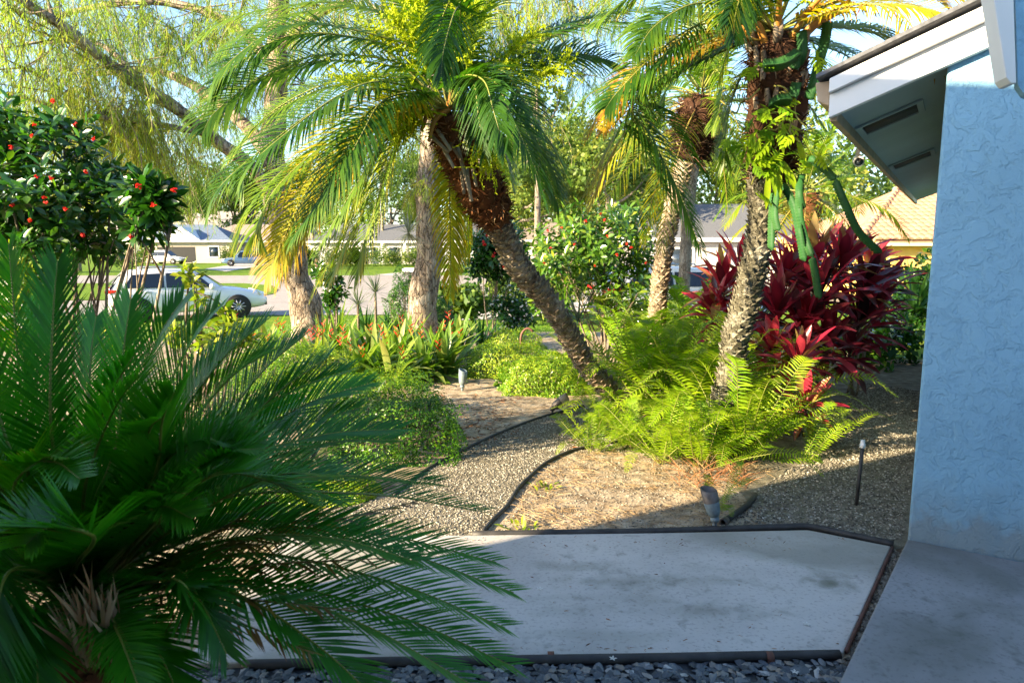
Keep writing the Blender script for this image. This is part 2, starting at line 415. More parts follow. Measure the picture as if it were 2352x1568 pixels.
sheet('garden_bed', [(-9, -3), (7, -3), (7, 2), (9, 9.0), (5.5, 9.6), (4.5, 13), (1.8, 14.5)] + g2((1130, 762), (980, 770), (760, 778), (600, 775)) + [(-6, 11.5), (-9, 10)], 0.004, M_sand)
PATH_L = [(905, 1140), (955, 1100), (1010, 1065), (1130, 1005), (1240, 962), (1340, 935)]
PATH_R = [(1108, 1226), (1135, 1195), (1165, 1165), (1190, 1125), (1215, 1100), (1245, 1073), (1285, 1050), (1335, 1033)]
gp = [p.xy for p in (G(*q) for q in PATH_L)]
gp2 = [p.xy for p in (G(*q) for q in PATH_R)]
sheet('gravel_path', [(-1.9, 3.45)] + gp[:1] + gp + [(2.0, 6.6), (2.6, 8.2), (4.4, 8.8), (6.0, 9.4), (6.8, 9.0), (2.1, 3.45), (1.45, 3.3), (1.5, 4.4), (1.9, 5.4)] + gp2[::-1] + [(-0.3, 3.5)], 0.008, M_gravelbase)
# street
sheet('street', [(-160, 23.5), (-14, 23.5), (0.0, 24.0), (3.0, 26.2), (60, 40), (160, 66), (160, 84), (40, 60), (9.5, 56), (-160, 56)], 0.02, M_road)
sheet('verge_lawn', [(-150, 42.5)] + g2((560, 652), (625, 657), (638, 666), (628, 676), (560, 688), (480, 692)) + [(-60, 31.5), (-150, 31)], 0.05, M_grass)
sheet('driveway', g2((470, 618), (560, 604), (640, 604), (520, 624)), 0.03, M_drive)
sheet('house_driveway', g2((860, 632), (1010, 618), (1060, 618), (950, 636)), 0.04, M_drive)
sheet('side_driveway', g2((1022, 737), (1070, 700), (1135, 690), (1400, 690), (1400, 712), (1150, 735)), 0.03, M_drive)

# concrete walk
zs = 0.03
wk = [onz(*p, zs) for p in ((1105, 1228), (1500, 1223), (1855, 1216), (2046, 1253), (1936, 1497), (1500, 1503), (1080, 1511))]
fl = [V((-1.25, wk[-1].y - 0.03, zs)), V((-1.25, wk[0].y - 0.01, zs))]
mb = MB(); prism(mb, [p.xy for p in (fl + wk)][::-1], -0.06, zs)
bevel(struct(mb.build('concrete_walk', M_conc)), 0.006)
zp = 0.11
pk = [onz(2084, 1236, 0.0), onz(1925, 1575, 0.0)]
aX, bX = V((0.84, -0.543, 0)).normalized(), V((0.543, 0.84, 0)).normalized()
WC = onz(2085, 1235, zp)      # wall corner on the porch floor
WC.z = 0
e0 = onz(2084, 1237, zp); e1 = onz(1930, 1560, zp); ed = (e1 - e0).normalized()
e2 = e0 + ed*4.0
mb = MB(); prism(mb, [p.xy for p in (e0, e2, e2 + aX*5, e0 + aX*5)], -0.06, zp)
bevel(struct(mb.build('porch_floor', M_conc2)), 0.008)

# ------------------------------------------------------------------ our house (right) 
house = thing('house', 'pale blue stucco house corner with overhanging white eaves beside the gravel', 'house', (WC.x, WC.y, 0))
def hp(a, b, z): return V((WC.x + aX.x*a + bX.x*b, WC.y + aX.y*a + bX.y*b, z))
mb = MB()
slabpts(mb, [hp(0, 0, -0.05), hp(6, 0, -0.05), hp(6, 0, 2.85), hp(1.05, 0, 2.85), hp(0, 0, 2.45)], bX*7.5)
bevel(mb.build('wall', M_stucco, house), 0.012)
# soffit plane, eave at a=-0.6
EA = -0.495; ES = 2.28
mb = MB(); slabpts(mb, [hp(EA + 0.03, 0.03, ES), hp(-0.001, 0.03, ES + 0.18), hp(-0.001, 8.2, ES + 0.18), hp(EA + 0.03, 8.2, ES)], V((0, 0, 0.015)))
flat(mb.build('soffit', M_soffit, house))
# rake fascia boards along the front gable (two stepped boards)
k = 0.378
def rake(name, b0, th, z0, z1, m, a0=EA, a1=3.2):
    mb = MB(); slabpts(mb, [hp(a0, b0, ES + z0), hp(a1, b0, ES + z0 + k*(a1 - a0)), hp(a1, b0, ES + z1 + k*(a1 - a0)), hp(a0, b0, ES + z1)], bX*th)
    return bevel(mb.build(name, m, house), 0.004)
rake('rake_fascia', -0.05, 0.045, -0.04, 0.075, M_white)
rake('rake_trim', -0.085, 0.08, 0.077, 0.145, M_white)
mb = MB(); slabpts(mb, [hp(0.0, -0.014, 2.45), hp(3.2, -0.014, 2.45 + k*3.2), hp(3.2, -0.014, 2.51 + k*3.2), hp(0.0, -0.014, 2.51)], bX*0.012)
flat(mb.build('gable_board', M_stucco, house))
mb = MB(); slabpts(mb, [hp(EA - 0.06, -0.1, ES + 0.15), hp(EA - 0.06, 8.4, ES + 0.15), hp(4, 8.4, ES + 0.15 + k*4.66), hp(4, -0.1, ES + 0.15 + k*4.66)], V((0, 0, 0.02)))
flat(mb.build('roof', M_shingle, house))
mb = MB(); slabpts(mb, [hp(EA, 0.0, ES - 0.05), hp(EA, 0.0, ES + 0.13), hp(EA, 8.3, ES + 0.13), hp(EA, 8.3, ES - 0.05)], aX*0.035)
bevel(mb.build('eave_fascia', M_offwhite, house), 0.004)
mb = MB(); slabpts(mb, [hp(EA - 0.06, -0.03, ES + 0.05), hp(EA - 0.075, -0.03, ES + 0.145), hp(EA - 0.002, -0.03, ES + 0.145), hp(EA - 0.002, -0.03, ES + 0.02)], bX*8.3)
bevel(mb.build('gutter', M_offwhite, house), 0.008)
for (b0, b1) in ((0.62, 0.98), (2.9, 3.3)):
    z_ = lambda a: ES + 0.18*(a - EA - .03)/(-EA - .03) - 0.004
    mb = MB()
    for (x0, x1, y0, y1) in ((-0.45, -0.42, b0, b1), (-0.15, -0.12, b0, b1), (-0.42, -0.15, b0, b0 + 0.03), (-0.42, -0.15, b1 - 0.03, b1)):
        slabpts(mb, [hp(x0, y0, z_(x0)), hp(x1, y0, z_(x1)), hp(x1, y1, z_(x1)), hp(x0, y1, z_(x0))], V((0, 0, -0.012)))
    f = mb.build('vent_frame', M_soffit, house); flat(f)
    mb = MB(); slabpts(mb, [hp(-0.42, b0 + .03, z_(-0.42)), hp(-0.15, b0 + .03, z_(-0.15)), hp(-0.15, b1 - .03, z_(-0.15)), hp(-0.42, b1 - .03, z_(-0.42))], V((0, 0, -0.003)))
    g = mb.build('mesh_screen', M_ventmesh, None, origin=house['_o']); g.parent = f; g.location = (0, 0, 0)
# porch roof end, near the camera on the right
q = [D(2270, -90, 2.55), D(2313, 182, 2.55), D(2352, 214, 2.58), D(2352, -90, 2.58)]
mb = MB(); slabpts(mb, [D(2268, -90, 2.5), D(2311, 178, 2.5), D(2322, 192, 2.5), D(2335, 192, 2.5), D(2326, -90, 2.5)], V((0.02, 0.09, 0)))
bevel(mb.build('porch_fascia', M_white, house), 0.004)
mb = MB(); slabpts(mb, [D(2329, -120, 2.52), D(2338, 196, 2.52), D(2352, 216, 2.52), D(2520, 290, 2.52), D(2520, -120, 2.52)], V((0.03, 0.06, 0)))
flat(mb.build('porch_gable', M_stucco, house))
# porch roof over the photographer and an added wing block shaped to shade the walk (both out of frame)
mb = MB(); slabpts(mb, [V((-4.0, -3, 2.75)), V((2.2, -3, 2.75)), V((2.2, 0.35, 2.75)), V((-4.0, 0.35, 2.75))], V((0, 0, 0.15)))
flat(mb.build('porch_roof', M_white, house))
mb = MB(); box(mb, (0, -3.2, 1.4), (14, 0.2, 2.9)); flat(mb.build('rear_wall', M_stuccow, house))
s2 = V((math.cos(R(SUN_AZ)), math.sin(R(SUN_AZ)), 0)); n2 = V((-s2.y, s2.x, 0))
c0 = G(1000, 1290); c0.z = 0
k0 = c0 - s2*4.3
mb = MB(); HW = 4.47
prism(mb, [k0.xy, (k0 - s2*5).xy, (k0 - s2*5 - n2*5.5).xy, (k0 - n2*5.5).xy], -0.05, HW)
flat(mb.build('shade_wing', M_stuccow, house))

# security camera on the gutter
cc = D(1975, 341, 5.0); cc.z -= 0.0
eb = min((abs((hp(EA - 0.04, b/50, ES).x)/(hp(EA - 0.04, b/50, ES).y) - (cc.x/cc.y)), b/50) for b in range(0, 400))[1]
cb = hp(EA - 0.045, eb, ES)
t = thing('security_camera', 'small white bullet camera hanging below the house gutter', 'security camera', cb)
ax = V((-0.35, -0.9, -0.25)).normalized(); c1 = cb + V((0, 0, -0.075))
mb = MB(); lathe(mb, [(0.028, -0.05), (0.036, -0.04), (0.038, 0.04), (0.036, 0.06), (0.03, 0.06)], c1, ax); mb.build('body', M_white, t)
mb = MB(); lathe(mb, [(0.029, 0.0), (0.027, 0.008), (0.0, 0.010)], c1 + ax*0.056, ax); mb.build('lens', M_glass, t)
mb = MB(); tube(mb, [cb + V((0, 0, 0.05)), cb + V((0, 0.02, -0.045))], 0.014, 8); lathe(mb, [(0.03, 0), (0.03, 0.012)], cb + V((0, 0, 0.02)), V((0, 0, 1))); mb.build('bracket', M_white, t)

# ------------------------------------------------------------------ edging, fixtures
def edging(name, pts, label, r=0.0145, z=0.012, group=None):
    mb = MB(); P = [V((p[0], p[1], gz(p[1]) + z)) for p in pts]
    tube(mb, cr(P, max(8, len(P)*6)), r, 8); o = mb.build(name, M_black, None, origin=P[0]); return tag(o, label, 'garden edging', group)
edging('edging_strip', gp, 'black plastic edging along the far sandy side of the curving gravel path')
edging('edging_strip', [p for p in gp2] + [(1.0, 5.5)], 'black plastic edging between the gravel path and the fern bed')
zt = 0.02
fe = [onz(*p, zt) for p in ((1085, 1229), (1250, 1226), (1450, 1223), (1650, 1217), (1790, 1212), (1862, 1212), (1950, 1230), (2052, 1252))]
edging('edging_strip', [p.xy for p in fe], 'black pipe edging along the garden side of the concrete walk', 0.020, 0.026)
ne = [onz(*p, 0.02) for p in ((560, 1522), (800, 1517), (1080, 1513), (1500, 1507), (1700, 1503), (1925, 1499))]
t = thing('edging_strip', 'black pipe edging with brown clips between the concrete walk and slate chips', 'garden edging', (ne[3].x, ne[3].y, 0))
mb = MB(); tube(mb, cr([V((p.x, p.y - 0.012, 0.02)) for p in ne], 40), 0.021, 8); mb.build('pipe', M_black, t)
for px in (1265, 1765):
    p = onz(px, 1505, 0.02); mb = MB(); lathe(mb, [(0.0235, -0.012), (0.0235, 0.012)], V((p.x, p.y - 0.012, 0.02)), V((1, 0, 0)), 12); mb.build('clip', M_rust, t)
mb = MB(); pr = [onz(*p, 0.02) for p in ((2046, 1256), (2000, 1357), (1938, 1494))]
tube(mb, cr([V((p.x + 0.008, p.y, 0.018)) for p in pr], 8), 0.009, 8); o = mb.build('edging_strip', M_rust, None, origin=pr[0]); tag(o, 'rusty edging strip on the porch end of the concrete walk', 'garden edging')

def spot(px, py, label, tilt, s=1.0, m1=M_bronze, m2=M_verdi):
    p = G(px, py); t = thing('garden_spotlight', label, 'spotlight', p, 'garden spotlights')
    ax = V(tilt).normalized(); h = p + V((0, 0, 0.055*s))
    mb = MB(); tube(mb, [p + V((0, 0, -0.02)), p + V((0, 0, 0.06*s))], 0.012*s, 8); lathe(mb, [(0.02*s, 0), (0.024*s, 0.01*s), (0.02*s, 0.025*s)], h - V((0, 0, 0.02*s))); mb.build('stake', m2, t)
    mb = MB(); lathe(mb, [(0.012*s, 0.0), (0.024*s, 0.01*s), (0.034*s, 0.03*s), (0.04*s, 0.08*s), (0.04*s, 0.085*s)], h, ax); mb.build('housing', m2, t)
    # angled shroud
    mb = MB(); a = ax.orthogonal().normalized(); b = ax.cross(a); n = 18; vs = []
    for i in range(n):
        an = 2*PI*i/n; vs.append(h + ax*(0.086*s) + a*(math.cos(an)*0.041*s) + b*(math.sin(an)*0.041*s))
    for i in range(n):
        an = 2*PI*i/n; dr = a*(math.cos(an)*0.041*s) + b*(math.sin(an)*0.041*s)
        vs.append(h + ax*(0.15*s + 0.5*dr.dot(V((-0.6, 0.5, 0.0)))) + dr)
    for i in range(n):
        an = 2*PI*i/n; dr = a*(math.cos(an)*0.034*s) + b*(math.sin(an)*0.034*s)
        vs.append(h + ax*(0.15*s + 0.5*dr.dot(V((-0.6, 0.5, 0.0)))) + dr)
    for i in range(n):
        an = 2*PI*i/n; vs.append(h + ax*(0.1*s) + a*(math.cos(an)*0.03*s) + b*(math.sin(an)*0.03*s))
    fs = []
    for j in range(3):
        for i in range(n):
            i2 = (i+1) % n; fs.append((j*n + i, j*n + i2, (j+1)*n + i2, (j+1)*n + i))
    fs.append(tuple(3*n + i for i in range(n)))
    mb.add(vs, fs); mb.build('shroud', m1, t)
spot(1641, 1212, 'bronze bullet spotlight tilted left beside the concrete walk below the ferns', (-0.22, 0.1, 0.95), 1.12)
spot(1062, 898, 'grey spotlight standing on bare sand at the heliconia clump', (0.05, 0.1, 1), 1.15, M_verdi, M_verdi)
spot(1268, 952, 'brown spotlight fallen sideways at the edge of the golden ground cover', (0.75, 0.1, 0.5), 1.2, M_offwhite, M_bronze)
p = G(1966, 1162)
t = thing('riser_pipe', 'upright black sprinkler riser with white cap standing in the gravel', 'pipe', p)
mb = MB(); tube(mb, [p + V((0, 0, -0.03)), p + V((0.014, 0.0, 0.375))], 0.0115, 10); mb.build('pipe', M_black, t)
mb = MB(); lathe(mb, [(0.0125, 0), (0.0165, 0.003), (0.0165, 0.028), (0.0125, 0.03), (0.0125, 0.05), (0.0, 0.05)], p + V((0.014, 0, 0.373)), ZUP, 10); mb.build('cap', M_white, t)
p0 = G(1664, 1204); p1 = G(1735, 1140)
mb = MB(); P = [p0 + V((0, 0, .02)), (p0 + p1)/2 + V((0.03, 0, .024)), p1 + V((0, 0, .01))]
t = thing('drain_hose', 'dark drain hose end lying in the gravel behind the spotlight', 'hose', p0)
tube(mb, cr(P, 10), 0.019, 10); mb.build('hose', M_black, t)
mb = MB(); dv = (P[0] - P[1]).normalized(); lathe(mb, [(0.023, 0), (0.023, 0.05), (0.016, 0.05), (0.016, 0.01)], P[0] - dv*0.02, dv, 12); mb.build('collar', M_bronze, t)
p = G(990, 1000); mb = MB(); tube(mb, [p + V((0, 0, -0.02)), p + V((-0.01, 0, 0.26))], 0.012, 6); box(mb, p + V((-0.01, 0, 0.27)), (0.03, 0.03, 0.03)); o = mb.build('garden_stake', M_black, None, origin=p)
tag(o, 'thin black stake standing at the corner of the clipped green hedge', 'stake')
p = G(1196, 838); mb = MB()
tube(mb, cr([p, p + V((0, 0, 0.2)), p + V((0.01, 0, 0.42)), p + V((0.09, 0, 0.5)), p + V((0.17, 0, 0.46))], 14), 0.016, 8)
tube(mb, [p + V((0.09, 0.05, 0)), p + V((0.1, 0.05, 0.22))], 0.013, 8)
o = mb.build('hooked_stake', M_rust, None, origin=p); tag(o, 'rusty red hooked stake standing among the golden ground cover', 'stake')
# ------------------------------------------------------------------ plant materials
M_palm = leafmat('palm_leaf', [(0, (0.012, 0.055, 0.01)), (0.3, (0.045, 0.13, 0.01)), (0.55, (0.15, 0.25, 0.01)), (0.75, (0.42, 0.34, 0.012)), (0.9, (0.42, 0.22, 0.02)), (1, (0.33, 0.13, 0.03))], 0.42, 0.4, 0.4, (1.5, 1.6, 0.4))
M_rachis = leafmat('palm_rachis', [(0, (0.03, 0.06, 0.015)), (0.5, (0.16, 0.2, 0.04)), (0.8, (0.36, 0.26, 0.06)), (1, (0.4, 0.16, 0.03))], 0.0, 0.5, 0.4)
M_cycad = leafmat('cycad_leaf', [(0, (0.012, 0.08, 0.004)), (0.4, (0.032, 0.20, 0.006)), (0.7, (0.11, 0.32, 0.008)), (0.85, (0.34, 0.22, 0.03)), (1, (0.22, 0.1, 0.035))], 0.32, 0.34, 0.5, (1.2, 1.8, 0.4))
M_cyrach = leafmat('cycad_rachis', [(0, (0.03, 0.06, 0.01)), (0.5, (0.18, 0.22, 0.03)), (1, (0.2, 0.12, 0.05))], 0.0, 0.5, 0.4)
M_fern = leafmat('fern_leaf', [(0, (0.025, 0.09, 0.008)), (0.4, (0.12, 0.27, 0.008)), (0.7, (0.32, 0.45, 0.012)), (0.92, (0.42, 0.46, 0.03)), (1, (0.36, 0.2, 0.06))], 0.45, 0.5, 0.35, (1.3, 1.4, 0.5))
M_ti = leafmat('cordyline_leaf', [(0, (0.022, 0.016, 0.014)), (0.25, (0.065, 0.016, 0.02)), (0.5, (0.16, 0.014, 0.03)), (0.75, (0.38, 0.018, 0.05)), (0.92, (0.48, 0.05, 0.08)), (1, (0.36, 0.26, 0.08))], 0.32, 0.28, 0.65, (1.7, 0.9, 1.0))
M_jat = leafmat('glossy_leaf', [(0, (0.012, 0.05, 0.012)), (0.5, (0.035, 0.12, 0.015)), (0.8, (0.12, 0.22, 0.02)), (1, (0.3, 0.33, 0.03))], 0.32, 0.25, 0.7, (1.3, 1.6, 0.5))
M_gold = leafmat('hedge_leaf', [(0, (0.02, 0.075, 0.008)), (0.4, (0.06, 0.19, 0.01)), (0.75, (0.2, 0.33, 0.015)), (1, (0.4, 0.45, 0.03))], 0.35, 0.4, 0.5, (1.3, 1.5, 0.5))
M_strap = leafmat('strap_leaf', [(0, (0.015, 0.06, 0.02)), (0.4, (0.05, 0.14, 0.03)), (0.7, (0.17, 0.28, 0.03)), (0.85, (0.32, 0.36, 0.1)), (1, (0.35, 0.22, 0.06))], 0.35, 0.35, 0.5, (1.2, 1.5, 0.5))
M_grey = leafmat('silver_leaf', [(0, (0.05, 0.09, 0.06)), (0.5, (0.16, 0.21, 0.14)), (1, (0.34, 0.34, 0.25))], 0.3, 0.5, 0.4, (1.1, 1.1, 0.7))
M_weep = leafmat('weeping_leaf', [(0, (0.04, 0.10, 0.03)), (0.4, (0.14, 0.25, 0.03)), (0.75, (0.31, 0.43, 0.04)), (1, (0.46, 0.44, 0.08))], 0.45, 0.5, 0.3, (1.3, 1.35, 0.5))
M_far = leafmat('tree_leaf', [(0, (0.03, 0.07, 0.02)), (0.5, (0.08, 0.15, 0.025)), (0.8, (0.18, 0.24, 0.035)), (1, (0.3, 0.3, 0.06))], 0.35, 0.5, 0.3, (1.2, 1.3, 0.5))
M_flower = leafmat('red_petal', [(0, (0.5, 0.006, 0.01)), (0.6, (0.72, 0.02, 0.015)), (1, (0.75, 0.16, 0.02))], 0.3, 0.5, 0.3, (1.2, 1, 1))
M_wflower = leafmat('white_petal', [(0, (0.6, 0.6, 0.55)), (1, (0.8, 0.8, 0.78))], 0.3, 0.5, 0.3, (1, 1, 1))
M_spray = leafmat('flower_spray', [(0, (0.2, 0.33, 0.01)), (0.5, (0.36, 0.46, 0.012)), (1, (0.52, 0.55, 0.03))], 0.4, 0.6, 0.2, (1.2, 1.2, 0.5))
M_stem = barkmat('stem_bark', (0.10, 0.075, 0.055), (0.2, 0.16, 0.12), (0.34, 0.29, 0.23), scale=30, dist=0.005)
M_bark = barkmat('pale_bark', (0.10, 0.075, 0.055), (0.27, 0.21, 0.16), (0.46, 0.40, 0.33), vec=(1, 1, 0.22), scale=13, bmp=1.0, dist=0.035)
M_bark2 = barkmat('grey_bark', (0.09, 0.07, 0.055), (0.24, 0.19, 0.15), (0.42, 0.37, 0.32), vec=(1, 1, 0.35), scale=16, bmp=1.0, dist=0.03)
M_farbark = barkmat('far_bark', (0.10, 0.085, 0.07), (0.19, 0.16, 0.13), (0.3, 0.26, 0.22), scale=4)
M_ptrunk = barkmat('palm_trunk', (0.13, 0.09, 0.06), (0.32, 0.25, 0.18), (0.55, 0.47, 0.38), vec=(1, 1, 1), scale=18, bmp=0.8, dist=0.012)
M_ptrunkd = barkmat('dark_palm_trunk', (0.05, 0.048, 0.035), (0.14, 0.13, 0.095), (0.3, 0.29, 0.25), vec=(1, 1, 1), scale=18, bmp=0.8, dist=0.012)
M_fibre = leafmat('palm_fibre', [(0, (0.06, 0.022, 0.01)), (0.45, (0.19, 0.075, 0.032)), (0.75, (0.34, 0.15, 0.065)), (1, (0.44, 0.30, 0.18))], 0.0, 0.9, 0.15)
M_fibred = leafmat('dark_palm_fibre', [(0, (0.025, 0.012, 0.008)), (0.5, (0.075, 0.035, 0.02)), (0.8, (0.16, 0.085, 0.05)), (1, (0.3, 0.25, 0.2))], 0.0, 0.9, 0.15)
M_stub = leafmat('dry_petiole', [(0, (0.2, 0.14, 0.09)), (1, (0.46, 0.40, 0.34))], 0.0, 0.8, 0.2)
M_cactus = leafmat('cactus_skin', [(0, (0.008, 0.045, 0.012)), (0.5, (0.018, 0.085, 0.022)), (0.8, (0.05, 0.14, 0.035)), (1, (0.13, 0.19, 0.06))], 0.0, 0.6, 0.25)

# ------------------------------------------------------------------ builders: palms
def pegged_trunk(mb, pts, rads, rings, per, peg, tint=0.5):
    C = cr(pts, rings*2); n = len(C)
    rr = lambda t: rads[0] + (rads[1] - rads[0])*t
    tube(mb, C, [rr(i/(n-1)) for i in range(n)], 12, 0.2)
    for k in range(rings*per):
        t = (k + 0.5)/(rings*per); i = min(n - 2, max(1, int(t*(n-1)))); T = (C[i+1] - C[i-1]).normalized()
        P = C[i] + (C[i+1] - C[i])*(t*(n-1) - int(t*(n-1)))
        a = T.orthogonal().normalized(); b = T.cross(a); an = k*2.39996 + uni(-.12, .12)
        o = a*math.cos(an) + b*math.sin(an); s = T.cross(o); r = rr(t); h = peg*uni(.6, 1.25)
        w = r*0.42
        vs = [P + o*r*0.9 - s*w - T*h*0.9, P + o*r*0.9 + s*w - T*h*0.9, P + o*(r + h*0.1) + s*w*0.8 + T*h*0.3, P + o*(r + h*0.1) - s*w*0.8 + T*h*0.3,
              P + o*(r + h*0.75) + s*w*0.35 + T*h*0.5, P + o*(r + h*0.75) - s*w*0.35 + T*h*0.5]
        mb.add(vs, [(0, 1, 4, 5), (5, 4, 2, 3), (1, 2, 4), (0, 5, 3)], uni(0, 1))
def fibre_collar(mb, pts, rads, nf=420, fl=0.07, top=0.3):
    C = cr(pts, 26); n = len(C); m = len(rads) - 1
    rr = lambda t: rads[min(m - 1, int(t*m))] + (rads[min(m, int(t*m) + 1)] - rads[min(m - 1, int(t*m))])*(t*m - min(m - 1, int(t*m)))
    tube(mb, C, [rr(i/(n-1)) for i in range(n)], 16, 0.25, jit=0.09)
    for k in range(nf):
        t = uni(0, 1); i = min(n - 2, max(1, int(t*(n-1)))); T = (C[i+1] - C[i-1]).normalized()
        a = T.orthogonal().normalized(); b = T.cross(a); an = uni(0, 2*PI); o = a*math.cos(an) + b*math.sin(an); s = T.cross(o)
        d = (T*uni(-0.5, 1) + o*uni(0.25, 0.9) + s*uni(-.9, .9)).normalized()
        blade(mb, C[i] + o*rr(t)*0.93, d, perp(d), fl*uni(.4, 1.4), 0.012*uni(.5, 1.6), 0.6, 2, min(1, max(0, gau(.5, .25))), 0)
def spray(mb, p, d, L, n=26, tint=0.5, sub=0.14):
    """a branched flower stalk"""
    pts = [p, p + d*L*.35, p + d*L*.7 + V((0, 0, -.05*L)), p + d*L + V((0, 0, -.22*L))]
    C = cr(pts, 12); tube(mb, C, [0.008*(1 - .7*i/12) for i in range(13)], 5, tint*.8)
    for k in range(n):
        t = uni(.3, 1); q = C[int(t*12)]; dd = (d*uni(.3, 1) + rdir()*.8).normalized()
        q2 = q
        prev = q; l = sub*uni(.6, 1.3); dd2 = dd
        for s in range(4):
            nx = prev + dd2*l/4; w = perp(dd2)*.0032
            mb.add([prev - w, prev + w, nx + w, nx - w], [(0, 1, 2, 3)], tint + uni(-.2, .2))
            for _ in range(6):
                c = prev + (nx - prev)*rnd.random(); e = rdir(); f = perp(e)
                z = 0.011*uni(.6, 1.4)
                mb.add([c, c + e*z + f*z*.5, c + e*z*1.6, c + e*z - f*z*.5], [(0, 1, 2, 3)], min(1, max(0, tint + gau(0, .25))))
            prev = nx; dd2 = (dd2 + rdir()*.35 + V((0, 0, -.1))).normalized()

PALM_FR = []
def crown_fronds(root, crown, axis, n, L, el=(70, -25), az0=0.0, skip=None, tint=(.2, .4), tip=.2, ll=.22, lw=.012, nl=42, droop=.55, sag=0.55, azr=(0, 360), yel=0.0):
    for k in range(n):
        az = R(azr[0]) + (k*2.39996 + az0) % (2*PI)*(azr[1] - azr[0])/360.0
        f = (k + .5)/n
        if skip and skip(math.degrees(az) % 360, f): continue
        e = R(el[0] + (el[1] - el[0])*f + uni(-6, 6)); l = L*uni(.88, 1.1)
        h = V((math.cos(az), math.sin(az), 0)); d = (h*math.cos(e) + axis*math.sin(e)).normalized()
        p0 = crown + d*.05 - axis*(f*.12)
        g = sag*(.6 + .6*f)
        pts = [p0, p0 + d*l*.35 + V((0, 0, -.02*l)), p0 + d*l*.68 + V((0, 0, -g*l*.28)), p0 + d*l*.88 + V((0, 0, -g*l*.75))]
        mb = MB()
        ty = uni(*tint) + (yel*(f**2.5))
        frond(mb, pts, nl, ll*1.15, lw*1.35, roll=uni(0, 45), flatw=.35, tint=ty, tip=tip, droop=droop*1.6, vee=18*(1 - f) + 4, t0=.16, rad=.011, rach=.45 + .3*f)
        mb.build('frond', [M_palm, M_rachis], root)
def hand_frond(root, spec, tint=.3, tip=.2, ll=.22, lw=.012, n=70, **k):
    """spec: rachis points as (px, py, depth)"""
    pts = [p if isinstance(p, Vector) else D(*p) for p in spec]
    k.setdefault('roll', uni(20, 55)); k.setdefault('droop', 1.0); k.setdefault('flatw', .3)
    mb = MB(); frond(mb, pts, n, ll*1.12, lw*1.3, tint=tint, tip=tip, **k); return mb.build('frond', [M_palm, M_rachis], root)

# ------------------------------------------------------------------ leaning palm (centre)
lp = [D(1445, 955, 6.5), D(1400, 898, 6.4), D(1351, 842, 6.25), D(1317, 786, 6.1), D(1280, 722, 5.95), D(1235, 662, 5.8), D(1194, 617, 5.65), D(1160, 550, 5.5), D(1140, 510, 5.4)]
palm1 = thing('leaning_palm', 'leaning date palm with shaggy brown neck and drooping fronds rising out of the ferns', 'palm tree', (lp[0].x, lp[0].y, 0), 'date palms')
mb = MB(); pegged_trunk(mb, [lp[0] + V((.06, 0, -.12))] + lp, (.084, .086), 46, 9, .04); mb.build('trunk', M_ptrunk, palm1, smooth=False)
cp = [D(1142, 515, 5.4), D(1122, 470, 5.33), D(1100, 425, 5.25), D(1068, 370, 5.15), D(1042, 310, 5.05), D(1030, 265, 5.0)]
mb = MB(); fibre_collar(mb, cp, (.10, .16, .165, .155, .14, .10), 1900, .085); mb.build('fibre_collar', M_fibre, palm1)
for (x, y, x2, y2) in ((1060, 395, 1066, 445), (1072, 388, 1082, 462), (1086, 390, 1094, 428), (1020, 345, 1042, 385), (1035, 330, 1062, 372), (1110, 375, 1118, 400), (1122, 380, 1126, 402), (1005, 300, 1035, 345), (1052, 340, 1084, 462), (988, 310, 1030, 350), (1096, 350, 1108, 392)):
    mb = MB(); a_, b_ = D(x, y, 4.93), D(x2, y2, 4.86); dd = (b_ - a_).normalized()
    tube(mb, [a_ - V((0, -.1, 0)), a_, b_], [.012, .016, .012], 5, uni(0, 1)); mb.build('petiole_stub', M_stub, palm1)
cpt = D(1034, 262, 4.98); cax = (cp[-1] - cp[-3]).normalized(); cax = (cax + V((0, 0, .6))).normalized()
P1 = dict(ll=.33, lw=.017)
C1 = (1030, 250, 4.97)
